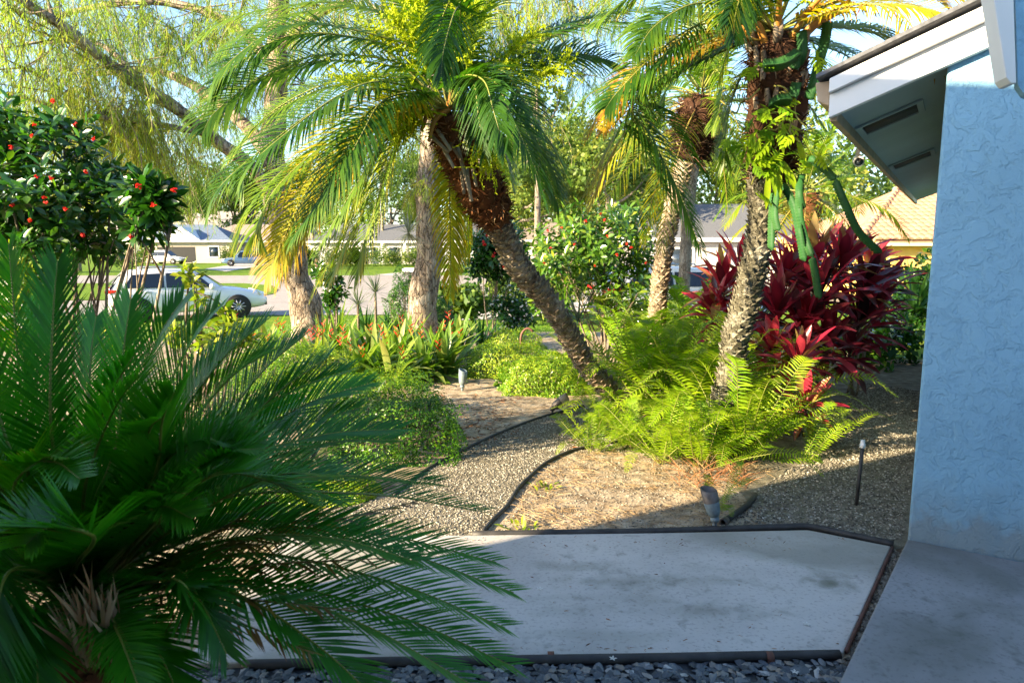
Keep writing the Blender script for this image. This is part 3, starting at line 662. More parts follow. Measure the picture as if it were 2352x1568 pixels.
for spec, ti, tp, kw in (
    ([C1, (985, 130, 4.9), (780, 62, 4.7), (640, 68, 4.6), (520, 150, 4.5), (495, 205, 4.5)], .32, .15, {}),
    ([C1, (960, 160, 4.95), (784, 125, 4.9), (640, 152, 4.8), (535, 225, 4.7), (508, 272, 4.7)], .38, .15, {}),
    ([C1, (970, 80, 5.2), (800, 10, 5.3), (650, 16, 5.3), (530, 45, 5.3), (440, 100, 5.3)], .48, .12, {}),
    ([C1, (975, 225, 4.7), (850, 205, 4.4), (740, 245, 4.2), (600, 345, 4.0), (505, 430, 3.95), (475, 500, 3.95)], .25, .25, dict(ll=.25)),
    ([C1, (960, 215, 4.6), (880, 232, 4.3), (830, 310, 4.1), (770, 430, 4.0), (715, 520, 3.95)], .22, .28, dict(ll=.27)),
    ([C1, (965, 250, 4.8), (860, 280, 4.6), (720, 340, 4.5), (610, 430, 4.4), (560, 510, 4.4), (545, 560, 4.4)], .45, .35, {}),
    ([C1, (970, 262, 5.1), (870, 310, 5.2), (780, 420, 5.2), (690, 530, 5.2), (640, 620, 5.2)], .55, .35, {}),
    ([C1, (985, 270, 5.2), (905, 330, 5.4), (850, 450, 5.5), (790, 570, 5.5), (755, 650, 5.5)], .6, .3, {}),
    ([C1, (1075, 190, 4.7), (1135, 188, 4.4), (1180, 280, 4.2), (1230, 390, 4.15), (1255, 470, 4.15)], .17, .2, dict(ll=.24)),
    ([C1, (1060, 180, 4.7), (1110, 185, 4.35), (1135, 260, 4.15), (1160, 350, 4.1)], .2, .15, dict(ll=.25)),
    ([C1, (1120, 150, 5.0), (1260, 80, 5.1), (1400, 52, 5.2), (1510, 75, 5.2), (1590, 140, 5.2)], .28, .15, {}),
    ([C1, (1120, 190, 5.2), (1240, 130, 5.4), (1360, 130, 5.6), (1450, 190, 5.7)], .35, .15, {}),
    ([C1, (1040, 120, 4.8), (1048, 20, 4.5), (1030, 10, 4.2), (1000, 90, 4.0), (988, 150, 4.0)], .15, .1, dict(ll=.24)),
    ([C1, (1020, 100, 5.0), (1000, -40, 5.0), (940, -130, 4.9)], .4, .15, {}),
    ([C1, (1060, 100, 5.0), (1130, -30, 5.0), (1230, -90, 4.9)], .42, .15, {}),
    ([C1, (990, 90, 5.3), (900, -50, 5.5), (780, -90, 5.6)], .45, .15, {}),
    ([C1, (1085, 260, 5.4), (1150, 330, 5.7), (1180, 430, 5.8)], .4, .2, {}),
    ([C1, (950, 230, 4.7), (820, 290, 4.5), (735, 425, 4.4), (675, 560, 4.35), (640, 650, 4.35)], .6, .3, {}),
    ([C1, (960, 240, 4.9), (880, 330, 5.0), (790, 470, 5.0), (720, 590, 5.0)], .42, .3, {}),
    ([C1, (975, 250, 4.9), (910, 330, 4.9), (870, 450, 4.9), (835, 560, 4.9), (815, 640, 4.9)], .5, .3, {}),
    ([C1, (1090, 230, 5.1), (1180, 260, 5.2), (1250, 350, 5.2), (1290, 440, 5.2)], .3, .25, {}),
    ([C1, (1035, 350, 5.5), (1038, 450, 5.7), (1042, 560, 5.75), (1045, 660, 5.75)], .62, .3, dict(ll=.25)),
    ([C1, (1075, 330, 5.6), (1085, 420, 5.8), (1078, 520, 5.9), (1075, 600, 5.9)], .58, .3, dict(ll=.22)),
    ([C1, (930, 180, 5.4), (760, 190, 5.7), (620, 260, 5.9), (540, 350, 6.0)], .4, .2, {}),
):
    k = dict(P1); k.update(kw); hand_frond(palm1, spec, ti, tp, **k)
    if len(spec) > 3:
        dx, dy, dz = uni(-40, 40), uni(-45, 30), uni(-.3, .5)
        hand_frond(palm1, [spec[0]] + [(q[0] + dx*i/3, q[1] + dy*i/3, q[2] + dz*i/4) for i, q in enumerate(spec[1:], 1)], ti + uni(-.05, .12), tp, **k)
crown_fronds(palm1, cpt, cax, 9, 1.25, (75, 20), 1.0, tint=(.3, .45), tip=.15, ll=.25, azr=(20, 160))
# dry orange petioles under the crown
for spec in ([C1, (985, 262, 4.9), (968, 300, 4.85)], [C1, (1000, 275, 4.85), (985, 325, 4.8)], [C1, (1040, 200, 4.9), (1035, 140, 4.9)]):
    mb = MB(); tube(mb, cr([D(*p) for p in spec], 8), [.024*(1 - .06*i) for i in range(9)], 6, .95); mb.build('petiole', M_rachis, palm1)
for (x, y, dx, dz, L) in ((985, 200, -.45, .9, .62), (960, 170, -.7, .8, .6), (1000, 150, -.3, 1, .7), (930, 210, -.9, .35, .5), (1000, 240, -.85, .15, .42), (1085, 190, .55, .75, .55), (1110, 200, .85, .45, .5), (1045, 180, .1, 1, .55), (980, 260, -.8, -.1, .32), (1065, 260, .2, -.5, .25)):
    mb = MB(); spray(mb, D(x + 25, y + 25, 4.85), V((dx, uni(-.5, .2), dz)).normalized(), L*1.1, 64, .55, .19); mb.build('flower_spray', M_spray, palm1)

# ------------------------------------------------------------------ cactus-covered palm (right)
tp = [D(1629, 1040, 5.25), D(1650, 960, 5.25), D(1680, 842, 5.2), D(1691, 767, 5.15), D(1714, 692, 5.1), D(1729, 617, 5.05), D(1749, 523, 5.0), D(1750, 430, 4.95), D(1758, 405, 4.95)]
palm2 = thing('upright_palm', 'slightly curved date palm with hanging cactus stems near the house eave', 'palm tree', (tp[0].x, tp[0].y, 0), 'date palms')
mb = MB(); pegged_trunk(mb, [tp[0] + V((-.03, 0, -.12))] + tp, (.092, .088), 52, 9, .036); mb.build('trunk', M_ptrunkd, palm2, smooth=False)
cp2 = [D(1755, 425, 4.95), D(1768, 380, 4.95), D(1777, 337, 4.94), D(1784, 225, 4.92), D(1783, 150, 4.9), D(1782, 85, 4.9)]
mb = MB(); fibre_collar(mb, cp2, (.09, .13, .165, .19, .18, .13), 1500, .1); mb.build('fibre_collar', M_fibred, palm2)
for _ in range(26):
    t = rnd.random(); c = cp2[2] + (cp2[5] - cp2[2])*t; an = uni(PI, 2*PI); o = V((math.cos(an), math.sin(an), 0))
    mb = MB(); tube(mb, [c + o*.13, c + o*.19 + V((0, 0, .06)), c + o*.21 + V((0, 0, .13))], [.02, .022, .016], 5, uni(0, .6)); mb.build('petiole_stub', M_stub, palm2)
C2 = (1785, 70, 4.9)
for spec, ti, tp_, kw in (
    ([C2, (1700, 55, 4.7), (1600, 60, 4.5), (1500, 130, 4.3), (1420, 210, 4.25), (1390, 250, 4.2)], .22, .35, dict(ll=.26)),
    ([C2, (1690, 20, 4.6), (1590, 10, 4.4), (1500, 60, 4.3), (1450, 130, 4.2)], .35, .35, dict(ll=.26)),
    ([C2, (1690, 85, 4.9), (1560, 130, 4.9), (1430, 170, 4.9), (1380, 250, 4.9), (1345, 320, 4.9)], .82, .15, dict(ll=.2, lw=.015)),
    ([C2, (1680, 110, 5.2), (1530, 180, 5.3), (1420, 260, 5.4), (1480, 340, 5.4), (1550, 480, 5.4)], .15, .2, dict(ll=.28)),
    ([C2, (1640, 90, 4.95), (1500, 170, 4.95), (1440, 230, 4.7), (1500, 320, 4.6), (1555, 430, 4.55), (1590, 520, 4.5)], .12, .2, dict(ll=.27)),
    ([C2, (1660, 100, 5.4), (1500, 200, 5.6), (1400, 330, 5.7), (1345, 450, 5.7)], .7, .2, dict(ll=.22)),
    ([C2, (1720, 0, 4.9), (1620, -80, 4.8), (1480, -60, 4.7), (1360, 20, 4.7)], .45, .3, {}),
    ([C2, (1880, 40, 4.6), (2020, 10, 4.3), (2160, 30, 4.1), (2260, 100, 4.0)], .7, .25, dict(ll=.24)),
    ([C2, (1890, 20, 4.8), (2050, -40, 4.7), (2200, -10, 4.6), (2290, 60, 4.6)], .6, .3, dict(ll=.25)),
    ([C2, (1900, 60, 5.1), (2020, 70, 5.2), (2100, 130, 5.2), (2140, 200, 5.2)], .5, .2, {}),
    ([C2, (1870, 100, 5.4), (1960, 140, 5.8), (2020, 230, 6.0), (2050, 320, 6.0)], .35, .2, {}),
    ([C2, (1760, -20, 4.6), (1720, -50, 4.3), (1690, 30, 4.1), (1685, 90, 4.05)], .12, .1, dict(ll=.22)),
    ([C2, (1740, 130, 5.2), (1690, 200, 5.4), (1660, 300, 5.5), (1650, 400, 5.5)], .3, .25, {}),
    ([C2, (1740, 60, 5.3), (1640, 100, 5.7), (1540, 190, 6.0), (1500, 290, 6.0)], .4, .3, {}),
):
    k = dict(ll=.30, lw=.016); k.update(kw); hand_frond(palm2, spec, ti, tp_, **k)
    dx, dy, dz = uni(-50, 50), uni(-50, 40), uni(-.3, .5)
    hand_frond(palm2, [spec[0]] + [(q[0] + dx*i/3, q[1] + dy*i/3, q[2] + dz*i/4) for i, q in enumerate(spec[1:], 1)], ti + uni(-.05, .12), tp_, **k)
crown_fronds(palm2, D(1785, 60, 4.9), V((0, 0, 1)), 18, 1.35, skip=lambda z, f: (z < 60 or z > 290) and f > .3, el=(75, 0), az0=.4, tint=(.3, .5), tip=.3, ll=.26, yel=.35)
for an in (150, 185, 215, 250, 290, 330, 350, 20):
    h = V((math.cos(R(an)), math.sin(R(an)), 0)); b0 = D(1784, 120, 4.9) + h*.1
    mb = MB(); tube(mb, cr([b0, b0 + h*.14 + V((0, 0, .16)), b0 + h*.34 + V((0, 0, .26))], 8), [.03*(1 - .07*i) for i in range(9)], 6, .95); mb.build('petiole', M_rachis, palm2)
for an, z in ((170, .9), (210, .6), (340, .9)):
    mb = MB(); spray(mb, D(1784, 60, 4.9), V((math.cos(R(an)), math.sin(R(an)), z)).normalized(), .6, 30, .6); mb.build('flower_spray', M_spray, palm2)

# ------------------------------------------------------------------ third palm behind, fourth palm far
tp3 = [D(1500, 900, 7.6), D(1508, 760, 7.6), D(1512, 690, 7.6), D(1522, 600, 7.55), D(1545, 480, 7.5), D(1572, 375, 7.5)]
palm3 = thing('slender_palm', 'date palm with sunlit pale lower trunk between the flowering shrub and red cordylines', 'palm tree', (tp3[0].x, tp3[0].y, 0), 'date palms')
mb = MB(); pegged_trunk(mb, tp3, (.085, .085), 50, 9, .035); mb.build('trunk', M_ptrunk, palm3, smooth=False)
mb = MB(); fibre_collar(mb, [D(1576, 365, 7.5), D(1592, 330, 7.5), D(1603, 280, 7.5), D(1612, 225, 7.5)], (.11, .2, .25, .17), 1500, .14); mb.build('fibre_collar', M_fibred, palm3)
C3 = D(1613, 205, 7.5)
crown_fronds(palm3, C3, V((0.1, 0, 1)).normalized(), 26, 1.5, (80, -42), .8, tint=(.25, .45), tip=.2, ll=.27, lw=.016, nl=36, yel=.25)
hand_frond(palm3, [(1613, 200, 7.4), (1640, 160, 7.2), (1660, 190, 7.0), (1650, 260, 6.95), (1635, 300, 6.95)], .5, .1, lw=.016)
tp4 = [G(1868, 840) + V((0, 2.5, 0)), D(1862, 620, 11), D(1856, 540, 11), D(1853, 500, 11)]
tp4[0] = V((tp4[1].x, 11, 0))
palm4 = thing('short_palm', 'smaller palm behind the red cordylines with its crown beside the tiled roof', 'palm tree', tp4[0], 'date palms')
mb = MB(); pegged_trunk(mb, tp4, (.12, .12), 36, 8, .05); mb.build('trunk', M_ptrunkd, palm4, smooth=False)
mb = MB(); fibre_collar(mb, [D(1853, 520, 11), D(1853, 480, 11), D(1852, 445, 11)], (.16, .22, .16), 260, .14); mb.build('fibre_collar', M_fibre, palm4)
crown_fronds(palm4, D(1852, 430, 11), ZUP, 28, 1.55, (78, -45), .3, tint=(.35, .55), tip=.15, ll=.3, lw=.022, nl=32, yel=.2)

# ------------------------------------------------------------------ climbing cactus and climbers on the upright palm
cac = thing('climbing_cactus', 'green three-ribbed climbing cactus hanging in long scalloped stems from the palm', 'cactus', D(1785, 380, 4.75))
def cactus_stem(spec, w=.035, tint=.4):
    pts = [D(*p) for p in spec]; C = cr(pts, max(40, 20*len(spec))); n = len(C); vs = []; ts = []; fs = []
    a = None
    for i, p in enumerate(C):
        T = (C[min(i+1, n-1)] - C[max(i-1, 0)]).normalized()
        a = (T.cross(V((0.2, -1, .1))) if a is None else (a - T*a.dot(T))).normalized(); b = T.cross(a)
        e = min(1, min(i, n-1-i)/4.0 + .2); s = 1 + .11*math.sin(i*2.1)
        for k in range(6):
            an = 2*PI*k/6 + .3; r = w*e*((s if k != 4 else .62*s) if k % 2 == 0 else .17)
            vs.append(p + a*math.cos(an)*r + b*math.sin(an)*r); ts.append(tint + (.25 if k % 2 == 0 else 0) + uni(-.06, .06))
    for i in range(n-1):
        for k in range(6): fs.append((i*6+k, i*6+(k+1) % 6, (i+1)*6+(k+1) % 6, (i+1)*6+k))
    mb = MB(); mb.add(vs, fs, ts); mb.build('stem', M_cactus, cac)
for s in ([(1860, 360, 4.6), (1900, 390, 4.5), (1920, 412, 4.45)], [(1920, 412, 4.45), (1945, 470, 4.4), (1975, 530, 4.4), (2025, 580, 4.4)],
          [(1800, 420, 4.7), (1825, 470, 4.65), (1840, 540, 4.6), (1850, 600, 4.6)], [(1842, 420, 4.65), (1838, 480, 4.6), (1850, 540, 4.6), (1868, 590, 4.55)],
          [(1868, 590, 4.55), (1876, 630, 4.55), (1884, 685, 4.55)], [(1780, 440, 4.7), (1776, 500, 4.68), (1774, 575, 4.66)], [(1788, 430, 4.66), (1782, 490, 4.62), (1790, 530, 4.6)],
          [(1845, 400, 4.7), (1838, 440, 4.6), (1846, 480, 4.6)],
          [(1905, 50, 4.7), (1898, 100, 4.65), (1885, 145, 4.62)], [(1886, 145, 4.62), (1874, 190, 4.62), (1862, 230, 4.66)], [(1845, 70, 4.7), (1847, 120, 4.66), (1836, 150, 4.7)], [(1835, 125, 4.66), (1830, 160, 4.65)],
          [(1840, 120, 4.6), (1800, 145, 4.5), (1752, 150, 4.5)], [(1765, 245, 4.66), (1790, 230, 4.6), (1820, 228, 4.6)], [(1835, 190, 4.66), (1826, 225, 4.64)]):
    cactus_stem(s, .046 if s[0][1] < 300 else .034, uni(.2, .5))
clm = thing('climbing_fern', 'light green lobed-leaf climber growing on the brown fibrous palm trunk', 'climber', D(1775, 330, 4.72))
def lobed(mb, p, d, n, L, tint):
    d = d.normalized(); s = d.cross(n).normalized()
    foldleaf(mb, p, d, n, L, L*.16, .5, .15, 3, tint)
    for k in range(1, 5):
        for sg in (-1, 1):
            q = p + d*L*(.12 + .17*k); foldleaf(mb, q, d*.75 + s*sg*.8, n, L*(.5 - .05*k), L*.12, .5, .15, 3, tint)
mb = MB()
for (x, y, n_) in ((1735, 300, 5), (1790, 275, 4), (1760, 330, 5), (1780, 375, 4), (1720, 365, 3), (1790, 350, 4), (1715, 330, 2), (1860, 350, 3), (1900, 245, 3), (1840, 300, 3), (1770, 250, 3), (1740, 265, 2), (1720, 430, 2), (1690, 320, 2), (1735, 150, 2), (1870, 120, 2)):
    for _ in range(n_):
        p = D(x + uni(-14, 14), y + uni(-10, 10), uni(4.55, 4.72)); d = V((uni(-1, 1), uni(-.7, .1), uni(-1, .35)))
        lobed(mb, p, d, (V((0, -.6, .8)) + rdir()*.4).normalized(), uni(.1, .2), uni(.35, .7))
for (x, y) in ((1770, 395), (1785, 410), (1765, 425), (1800, 400), (1765, 320), (1830, 345), (1790, 305), (1735, 330)):
    d = V((uni(-.4, .4), -.3, -1)).normalized(); foldleaf(mb, D(x, y - 30, 4.68), d, V((0, -1, .2)), uni(.2, .32), .045, .2, .25, 5, uni(.5, .75))
mb.build('leaves', M_fern, clm)
for _ in range(7):
    mb = MB(); x, y = uni(1735, 1825), uni(140, 420); P = [D(x, y, 4.68)]
    for k in range(4): x += uni(-25, 25); y += uni(-6, 34); P.append(D(x, y, 4.68 + uni(-.04, .02)))
    tube(mb, cr(P, 14), .006, 5, .6); mb.build('vine_stem', M_rachis, clm)

# ------------------------------------------------------------------ sago palm (foreground)
CY = D(170, 1370, 1.95)
cyc = thing('sago_palm', 'large dark green sago palm filling the shaded left foreground', 'sago palm', (CY.x, CY.y, 0))
mb = MB(); tube(mb, [V((CY.x, CY.y, -.05)), V((CY.x, CY.y, .2)), CY + V((0, 0, -.05))], [.13, .12, .10], 14, .3, jit=.06)
for k in range(260):
    z = uni(0, CY.z); an = uni(0, 2*PI); o = V((math.cos(an), math.sin(an), 0)); p = V((CY.x, CY.y, z)) + o*.1
    tube(mb, [p, p + o*.05 + V((0, 0, .02))], [.014, .01], 5, uni(0, .35))
mb.build('trunk', M_fibre, cyc, smooth=False)
mb = MB(); fib = D(232, 1480, 1.5)
for k in range(90):
    d = (V((uni(-.5, .5), uni(-.6, .1), 1))).normalized(); blade(mb, fib + rdir()*.05, d, perp(d), uni(.1, .2), .012, .2, 2, uni(.8, 1.1))
mb.build('dry_leaf_base', M_fibre, cyc)
cyp = lambda t: (0.45 + 0.55*min(1, t*6))*(1 - 0.62*max(0, (t - .55)/.45)**1.5)
def cyfrond(pts, tint=.3, tip=.08, ll=.175, n=82, vee=30, jit=.035, rach=.5, gap=0, roll=0, **k):
    mb = MB(); frond(mb, pts, n, ll, .0115, a0=56, a1=24, vee=vee, droop=.14, t0=.13, tint=tint, tip=tip, rad=.0085, lp=cyp, flatw=.22, jit=jit, rach=rach, segs=3, gap=gap, roll=roll, **k)
    mb.build('frond', [M_cycad, M_cyrach], cyc)
# upright and arching fronds, given by mid and tip (px, py, depth)
for (mid, tip_, ti) in (
    ((125, 980, 1.95), (132, 600, 2.05), .38), ((260, 1050, 2.05), (300, 640, 2.2), .35), ((60, 950, 2.2), (20, 560, 2.3), .35), ((300, 980, 2.2), (420, 640, 2.35), .33),
    ((350, 1010, 2.1), (500, 660, 2.2), .35), ((400, 1020, 2.15), (610, 690, 2.3), .33), ((420, 1040, 2.1), (620, 760, 2.2), .3), ((470, 1060, 2.2), (700, 770, 2.4), .28),
    ((460, 1090, 2.05), (800, 850, 2.2), .28), ((520, 1080, 2.2), (850, 880, 2.4), .25), ((500, 1130, 2.0), (920, 985, 2.15), .3), ((560, 1130, 2.15), (900, 1010, 2.3), .26),
    ((520, 1180, 1.95), (1000, 1110, 2.0), .28), ((560, 1190, 2.1), (1110, 1175, 2.2), .25), ((600, 1260, 1.95), (1180, 1360, 1.9), .25), ((560, 1250, 2.1), (1140, 1290, 2.15), .25),
    ((600, 1330, 1.85), (1160, 1440, 1.75), .27), ((540, 1290, 1.75), (960, 1290, 1.62), .3), ((600, 1390, 1.8), (1180, 1530, 1.68), .27), ((560, 1400, 1.7), (1080, 1570, 1.55), .3),
    ((520, 1420, 1.65), (900, 1640, 1.5), .27), ((480, 1210, 1.8), (760, 1090, 1.68), .36), ((420, 1180, 1.75), (600, 1030, 1.6), .4), ((330, 1150, 1.75), (400, 900, 1.62), .45),
    ((360, 1140, 1.8), (535, 1010, 1.7), .42), ((210, 1150, 1.75), (320, 860, 1.62), .46), ((90, 1150, 1.75), (185, 1100, 1.5), .42), ((-40, 1080, 1.8), (-90, 880, 1.7), .4),
    ((20, 1040, 2.0), (-60, 760, 2.1), .38), ((-60, 1150, 2.0), (-330, 900, 2.0), .32), ((-50, 1200, 1.8), (-280, 1100, 1.65), .32), ((-40, 1250, 2.1), (-350, 1150, 2.2), .3),
    ((100, 1010, 2.2), (90, 700, 2.4), .3), ((200, 1000, 2.2), (220, 680, 2.45), .3), ((330, 1080, 2.3), (520, 800, 2.6), .28), ((420, 1130, 2.3), (680, 920, 2.6), .25),
    ((480, 1190, 2.3), (800, 1100, 2.6), .22), ((500, 1250, 2.3), (820, 1230, 2.6), .22), ((30, 1290, 1.7), (-120, 1380, 1.45), .28), ((220, 1420, 1.6), (330, 1560, 1.4), .28), ((60, 1400, 1.6), (0, 1560, 1.42), .26),
    ((380, 1370, 1.65), (520, 1500, 1.48), .3), ((300, 1250, 1.68), (440, 1190, 1.5), .4),
    ((20, 1330, 1.9), (-200, 1320, 1.85), .3), ((40, 1380, 1.75), (-160, 1480, 1.65), .3), ((100, 1440, 1.6), (90, 1640, 1.4), .28), ((10, 1270, 2.1), (-160, 1230, 2.2), .3), ((60, 1360, 2.15), (-60, 1420, 2.3), .28), ((300, 1460, 1.7), (420, 1620, 1.55), .28), ((160, 1300, 1.6), (60, 1250, 1.4), .36),
):
  if 200 < tip_[0] < 660 and tip_[1] < 780: tip_ = (tip_[0], tip_[1] + 48, tip_[2])
  for rep in range(2 if tip_[1] > 840 and tip_[0] < 900 else 1):
    if rep: mid = (mid[0] + uni(-45, 45), mid[1] + uni(-40, 60), mid[2] + uni(-.12, .12)); tip_ = (tip_[0] - abs(gau(0, 50)), tip_[1] + uni(-60, 70), tip_[2] + uni(-.15, .15))
    a_, b_, c_ = CY + V((uni(-.04, .04), uni(-.05, .05), uni(-.06, .04))), D(*mid), D(*tip_)
    m_ = b_ + (b_ - (a_ + c_)/2)*.25 + V((0, 0, .05))
    q = a_ + (m_ - a_)*.5 + V((0, 0, .02)); q2 = m_ + (c_ - m_)*.55 + V((0, 0, .035))
    cyfrond([a_, q, m_, q2, c_], ti + gau(.03, .07), uni(.0, .2) if tip_[0] < 700 else uni(.1, .4), roll=uni(5, 40))
for (mid, tip_) in (((520, 1280, 1.75), (960, 1150, 1.8)), ((500, 1330, 1.7), (900, 1280, 1.7)), ((470, 1290, 1.75), (760, 1170, 1.75)), ((430, 1390, 1.65), (800, 1400, 1.55)), ((380, 1310, 1.75), (620, 1150, 1.8)), ((450, 1420, 1.6), (720, 1500, 1.5)), ((430, 1300, 1.7), (680, 1240, 1.65))):
    a_, b_, c_ = CY + V((0, 0, -.08)), D(*mid), D(*tip_)
    cyfrond([a_, a_ + (b_ - a_)*.5 + V((0, 0, .03)), b_ + V((0, 0, .03)), c_], .95, .05, n=60, ll=.11, vee=-15, jit=.18, rach=.9, gap=.15)
# ------------------------------------------------------------------ ferns
FV = []
for k in range(7):
    L = [.68, .8, .9, .74, .84, .95, .6][k]; e = R([30, 45, 58, 68, 50, 38, 15][k]); sg = [.75, .6, .55, .42, .7, .7, .5][k]
    d = V((math.cos(e), 0, math.sin(e))); bend = uni(-.08, .08)
    pts = [V((0, 0, 0)), d*L*.4 + V((0, 0, -.02)), d*L*.72 + V((0, bend*.5, -sg*L*.16)), d*L*.95 + V((0, bend, -sg*L*.52))]
    mb = MB(); frond(mb, pts, 34, .082, .0125, a0=82, a1=60, vee=8, droop=.35, t0=.1, tint=.46 + .08*(k % 3), tip=.14, rad=.0035,
                     lp=lambda t: min(1, .55 + t*2.2)*(1 - t**3)**.8 + .08, flatw=.2, jit=.07, rach=.55, segs=2)
    o = mb.build('frond', [M_fern, M_rachis]); sc.collection.objects.unlink(o); FV.append(o)
mb = MB(); frond(mb, [V((0, 0, 0)), V((.22, 0, .14)), V((.42, .03, .12)), V((.6, .04, .02))], 26, .06, .009, a0=75, a1=50, vee=-10, droop=1.0, t0=.1, tint=1.0, tip=.0, rad=.003, flatw=.4, jit=.3, rach=1.0, segs=2, gap=.2)
FB = mb.build('frond', [M_fern, M_fibre]); sc.collection.objects.unlink(FB)
def fern(px, py, label, n=26, s=1.0, up=0.0, azr=None, y=None):
    p = G(px, py) if y is None else V(((px - W2)/F2*y*1.0, y, 0))
    t = thing('fern', label, 'fern', p, 'sword ferns around the palm trunks')
    for k in range(n):
        v = FV[k % 7] if up == 0 or rnd.random() > up else FV[rnd.choice((2, 3, 3))]
        if k % 13 == 7: v = FB
        zf = .55 if v is FB else 1
        c = v.copy(); sc.collection.objects.link(c); c.parent = t
        an = (k*2.39996 + uni(-.3, .3)) if azr is None else R(uni(*azr))
        c.location = (uni(-.06, .06), uni(-.06, .06), 0)
        c.rotation_euler = (uni(-.2, .2), uni(-.25, .15), an); z = s*uni(1.0, 1.5)*(1.16 if s > .9 else 1.0); z *= zf; c.scale = (z, z, z)
    return t
for (x, y, l, n, s, up) in (
    (1395, 985, 'fern at the left front of the fern bed spilling towards the path', 22, .56, 0),
    (1440, 1030, 'fern at the foot of the leaning palm trunk', 24, .6, 0),
    (1525, 1062, 'sunlit fern leaning over the pine straw at the front of the bed', 26, .8, 0),
    (1610, 1072, 'fern directly behind the bronze spotlight', 22, .8, 0),
    (1700, 1050, 'fern at the foot of the cactus-covered palm on its right', 30, 1.0, .1),
    (1780, 1000, 'fern below the lowest red cordyline rosette', 26, .85, .0),
    (1480, 955, 'tall fern rising beside the leaning palm trunk', 30, 1.08, .4),
    (1560, 975, 'tall fern in the middle of the fern bed', 32, 1.1, .4),
    (1640, 965, 'tall fern behind the curved trunk of the cactus-covered palm', 30, 1.0, .4),
    (1740, 950, 'shaded fern between the curved trunk and the red cordylines', 26, .95, .3),
    (1450, 890, 'upright fern at the back left of the fern bed', 30, 1.15, .6),
    (1540, 890, 'upright fern in front of the pale slender palm trunk', 30, 1.2, .6),
    (1640, 895, 'upright fern at the back of the bed under the red cordylines', 26, 1.05, .5),
    ): fern(x, y, l, n, s, up)
f = fern(1860, 1060, 'lone small fern spreading over gravel left of the riser pipe', 6, .62, azr=(-20, 60))
fern(1640, 1170, 'little fern sprig growing beside the bronze spotlight', 5, .4, azr=(0, 360), up=.7)
fern(1470, 830, 'tall fern at the very back of the bed beside the slender palm trunk', 30, 1.3, .7)
fern(1590, 830, 'tall fern at the very back of the bed below the red cordylines', 30, 1.3, .7)
fern(1370, 1040, 'fern fronds arching low over the black path edging', 16, .55, 0)
fern(1330, 830, 'fern at the left of the leaning trunk among silver blades', 14, .75, .3)

# ------------------------------------------------------------------ red cordylines
def rosette(mb, p, axis, n, L, wd, tint, spread=1.0):
    axis = axis.normalized()
    for k in range(n):
        f = (k + .5)/n; an = k*2.39996; a = axis.orthogonal().normalized(); b = axis.cross(a)
        o = a*math.cos(an) + b*math.sin(an); e = R(80 - 92*f*spread + uni(-8, 8))
        d = (o*math.cos(e) + axis*math.sin(e)).normalized(); l = L*uni(.75, 1.1)*(.75 + .35*math.sin(PI*f))
        q = p - axis*(.16*f) ; tube(mb, [q, q + d*l*.16], .006, 4, .3, 0)
        s = d.cross(axis); nn = s.cross(d) if s.length > .05 else o
        foldleaf(mb, q + d*l*.14, d, nn.normalized(), l, wd*uni(.8, 1.15), .35 + .8*f*uni(.4, 1.2), .3, 6, min(1, max(0, tint + .04 + gau(0, .2) + .14*(1 - f))), uni(-.15, .15), 'oval', 0, .08, .12)
def cordyline(label, heads, tint=.42):
    """heads: (px, py, depth, size)"""
    xs = [D(h[0], h[1] + 22, h[2]) for h in heads]; base = V((sum(p.x for p in xs)/len(xs), sum(p.y for p in xs)/len(xs), 0))
    t = thing('cordyline', label, 'cordyline', base, 'red cordyline plants')
    for p, h in zip(xs, heads):
        b = base + V((uni(-.12, .12), uni(-.1, .1), 0)); ax = (p - b).normalized()*.5 + V((uni(-.3, .3), uni(-.45, .0), .75))
        mb = MB(); tube(mb, cr([b, b + (p - b)*.45 + V((uni(-.05, .05), 0, .04)), p], 8), .013, 6); mb.build('stem', M_stem, t)
        mb = MB(); rosette(mb, p, ax, int(30*min(1.15, h[3])), .46*h[3], .092*h[3], tint + uni(-.08, .08)); mb.build('leaf_rosette', M_ti, t)
cordyline('red cordyline left of the cactus-covered trunk with bright red lower leaves', [(1660, 640, 7.2, 1.0), (1700, 590, 7.5, 1.0), (1680, 720, 6.9, .9), (1640, 690, 7.1, .8)], .62)
cordyline('pink-red cordyline directly right of the curved trunk', [(1785, 700, 6.6, 1.05), (1800, 620, 7.0, 1.0), (1775, 780, 6.3, .9)], .6)
cordyline('dark burgundy cordyline in the middle of the red mass', [(1880, 650, 6.7, 1.1), (1850, 730, 6.5, 1.05), (1900, 770, 6.5, 1.0)], .32)
cordyline('tall burgundy cordyline reaching highest of the reds', [(1870, 580, 7.3, 1.1), (1930, 590, 7.1, 1.1), (1830, 585, 7.6, 1.0)], .55)
cordyline('outer cordyline with long dark leaves next to the house wall', [(1985, 640, 7.3, 1.1), (1975, 720, 7.1, 1.05), (2010, 680, 7.6, .95), (1950, 790, 6.9, .8)], .3)
cordyline('low cordyline with a drooping magenta rosette above the gravel', [(1850, 900, 5.35, .66), (1835, 800, 5.8, .8)], .66)
cordyline('dull red cordyline at the back against the yellow house', [(1990, 590, 8.2, 1.0), (1940, 570, 8.4, 1.0), (2030, 640, 8.3, .9)], .5)

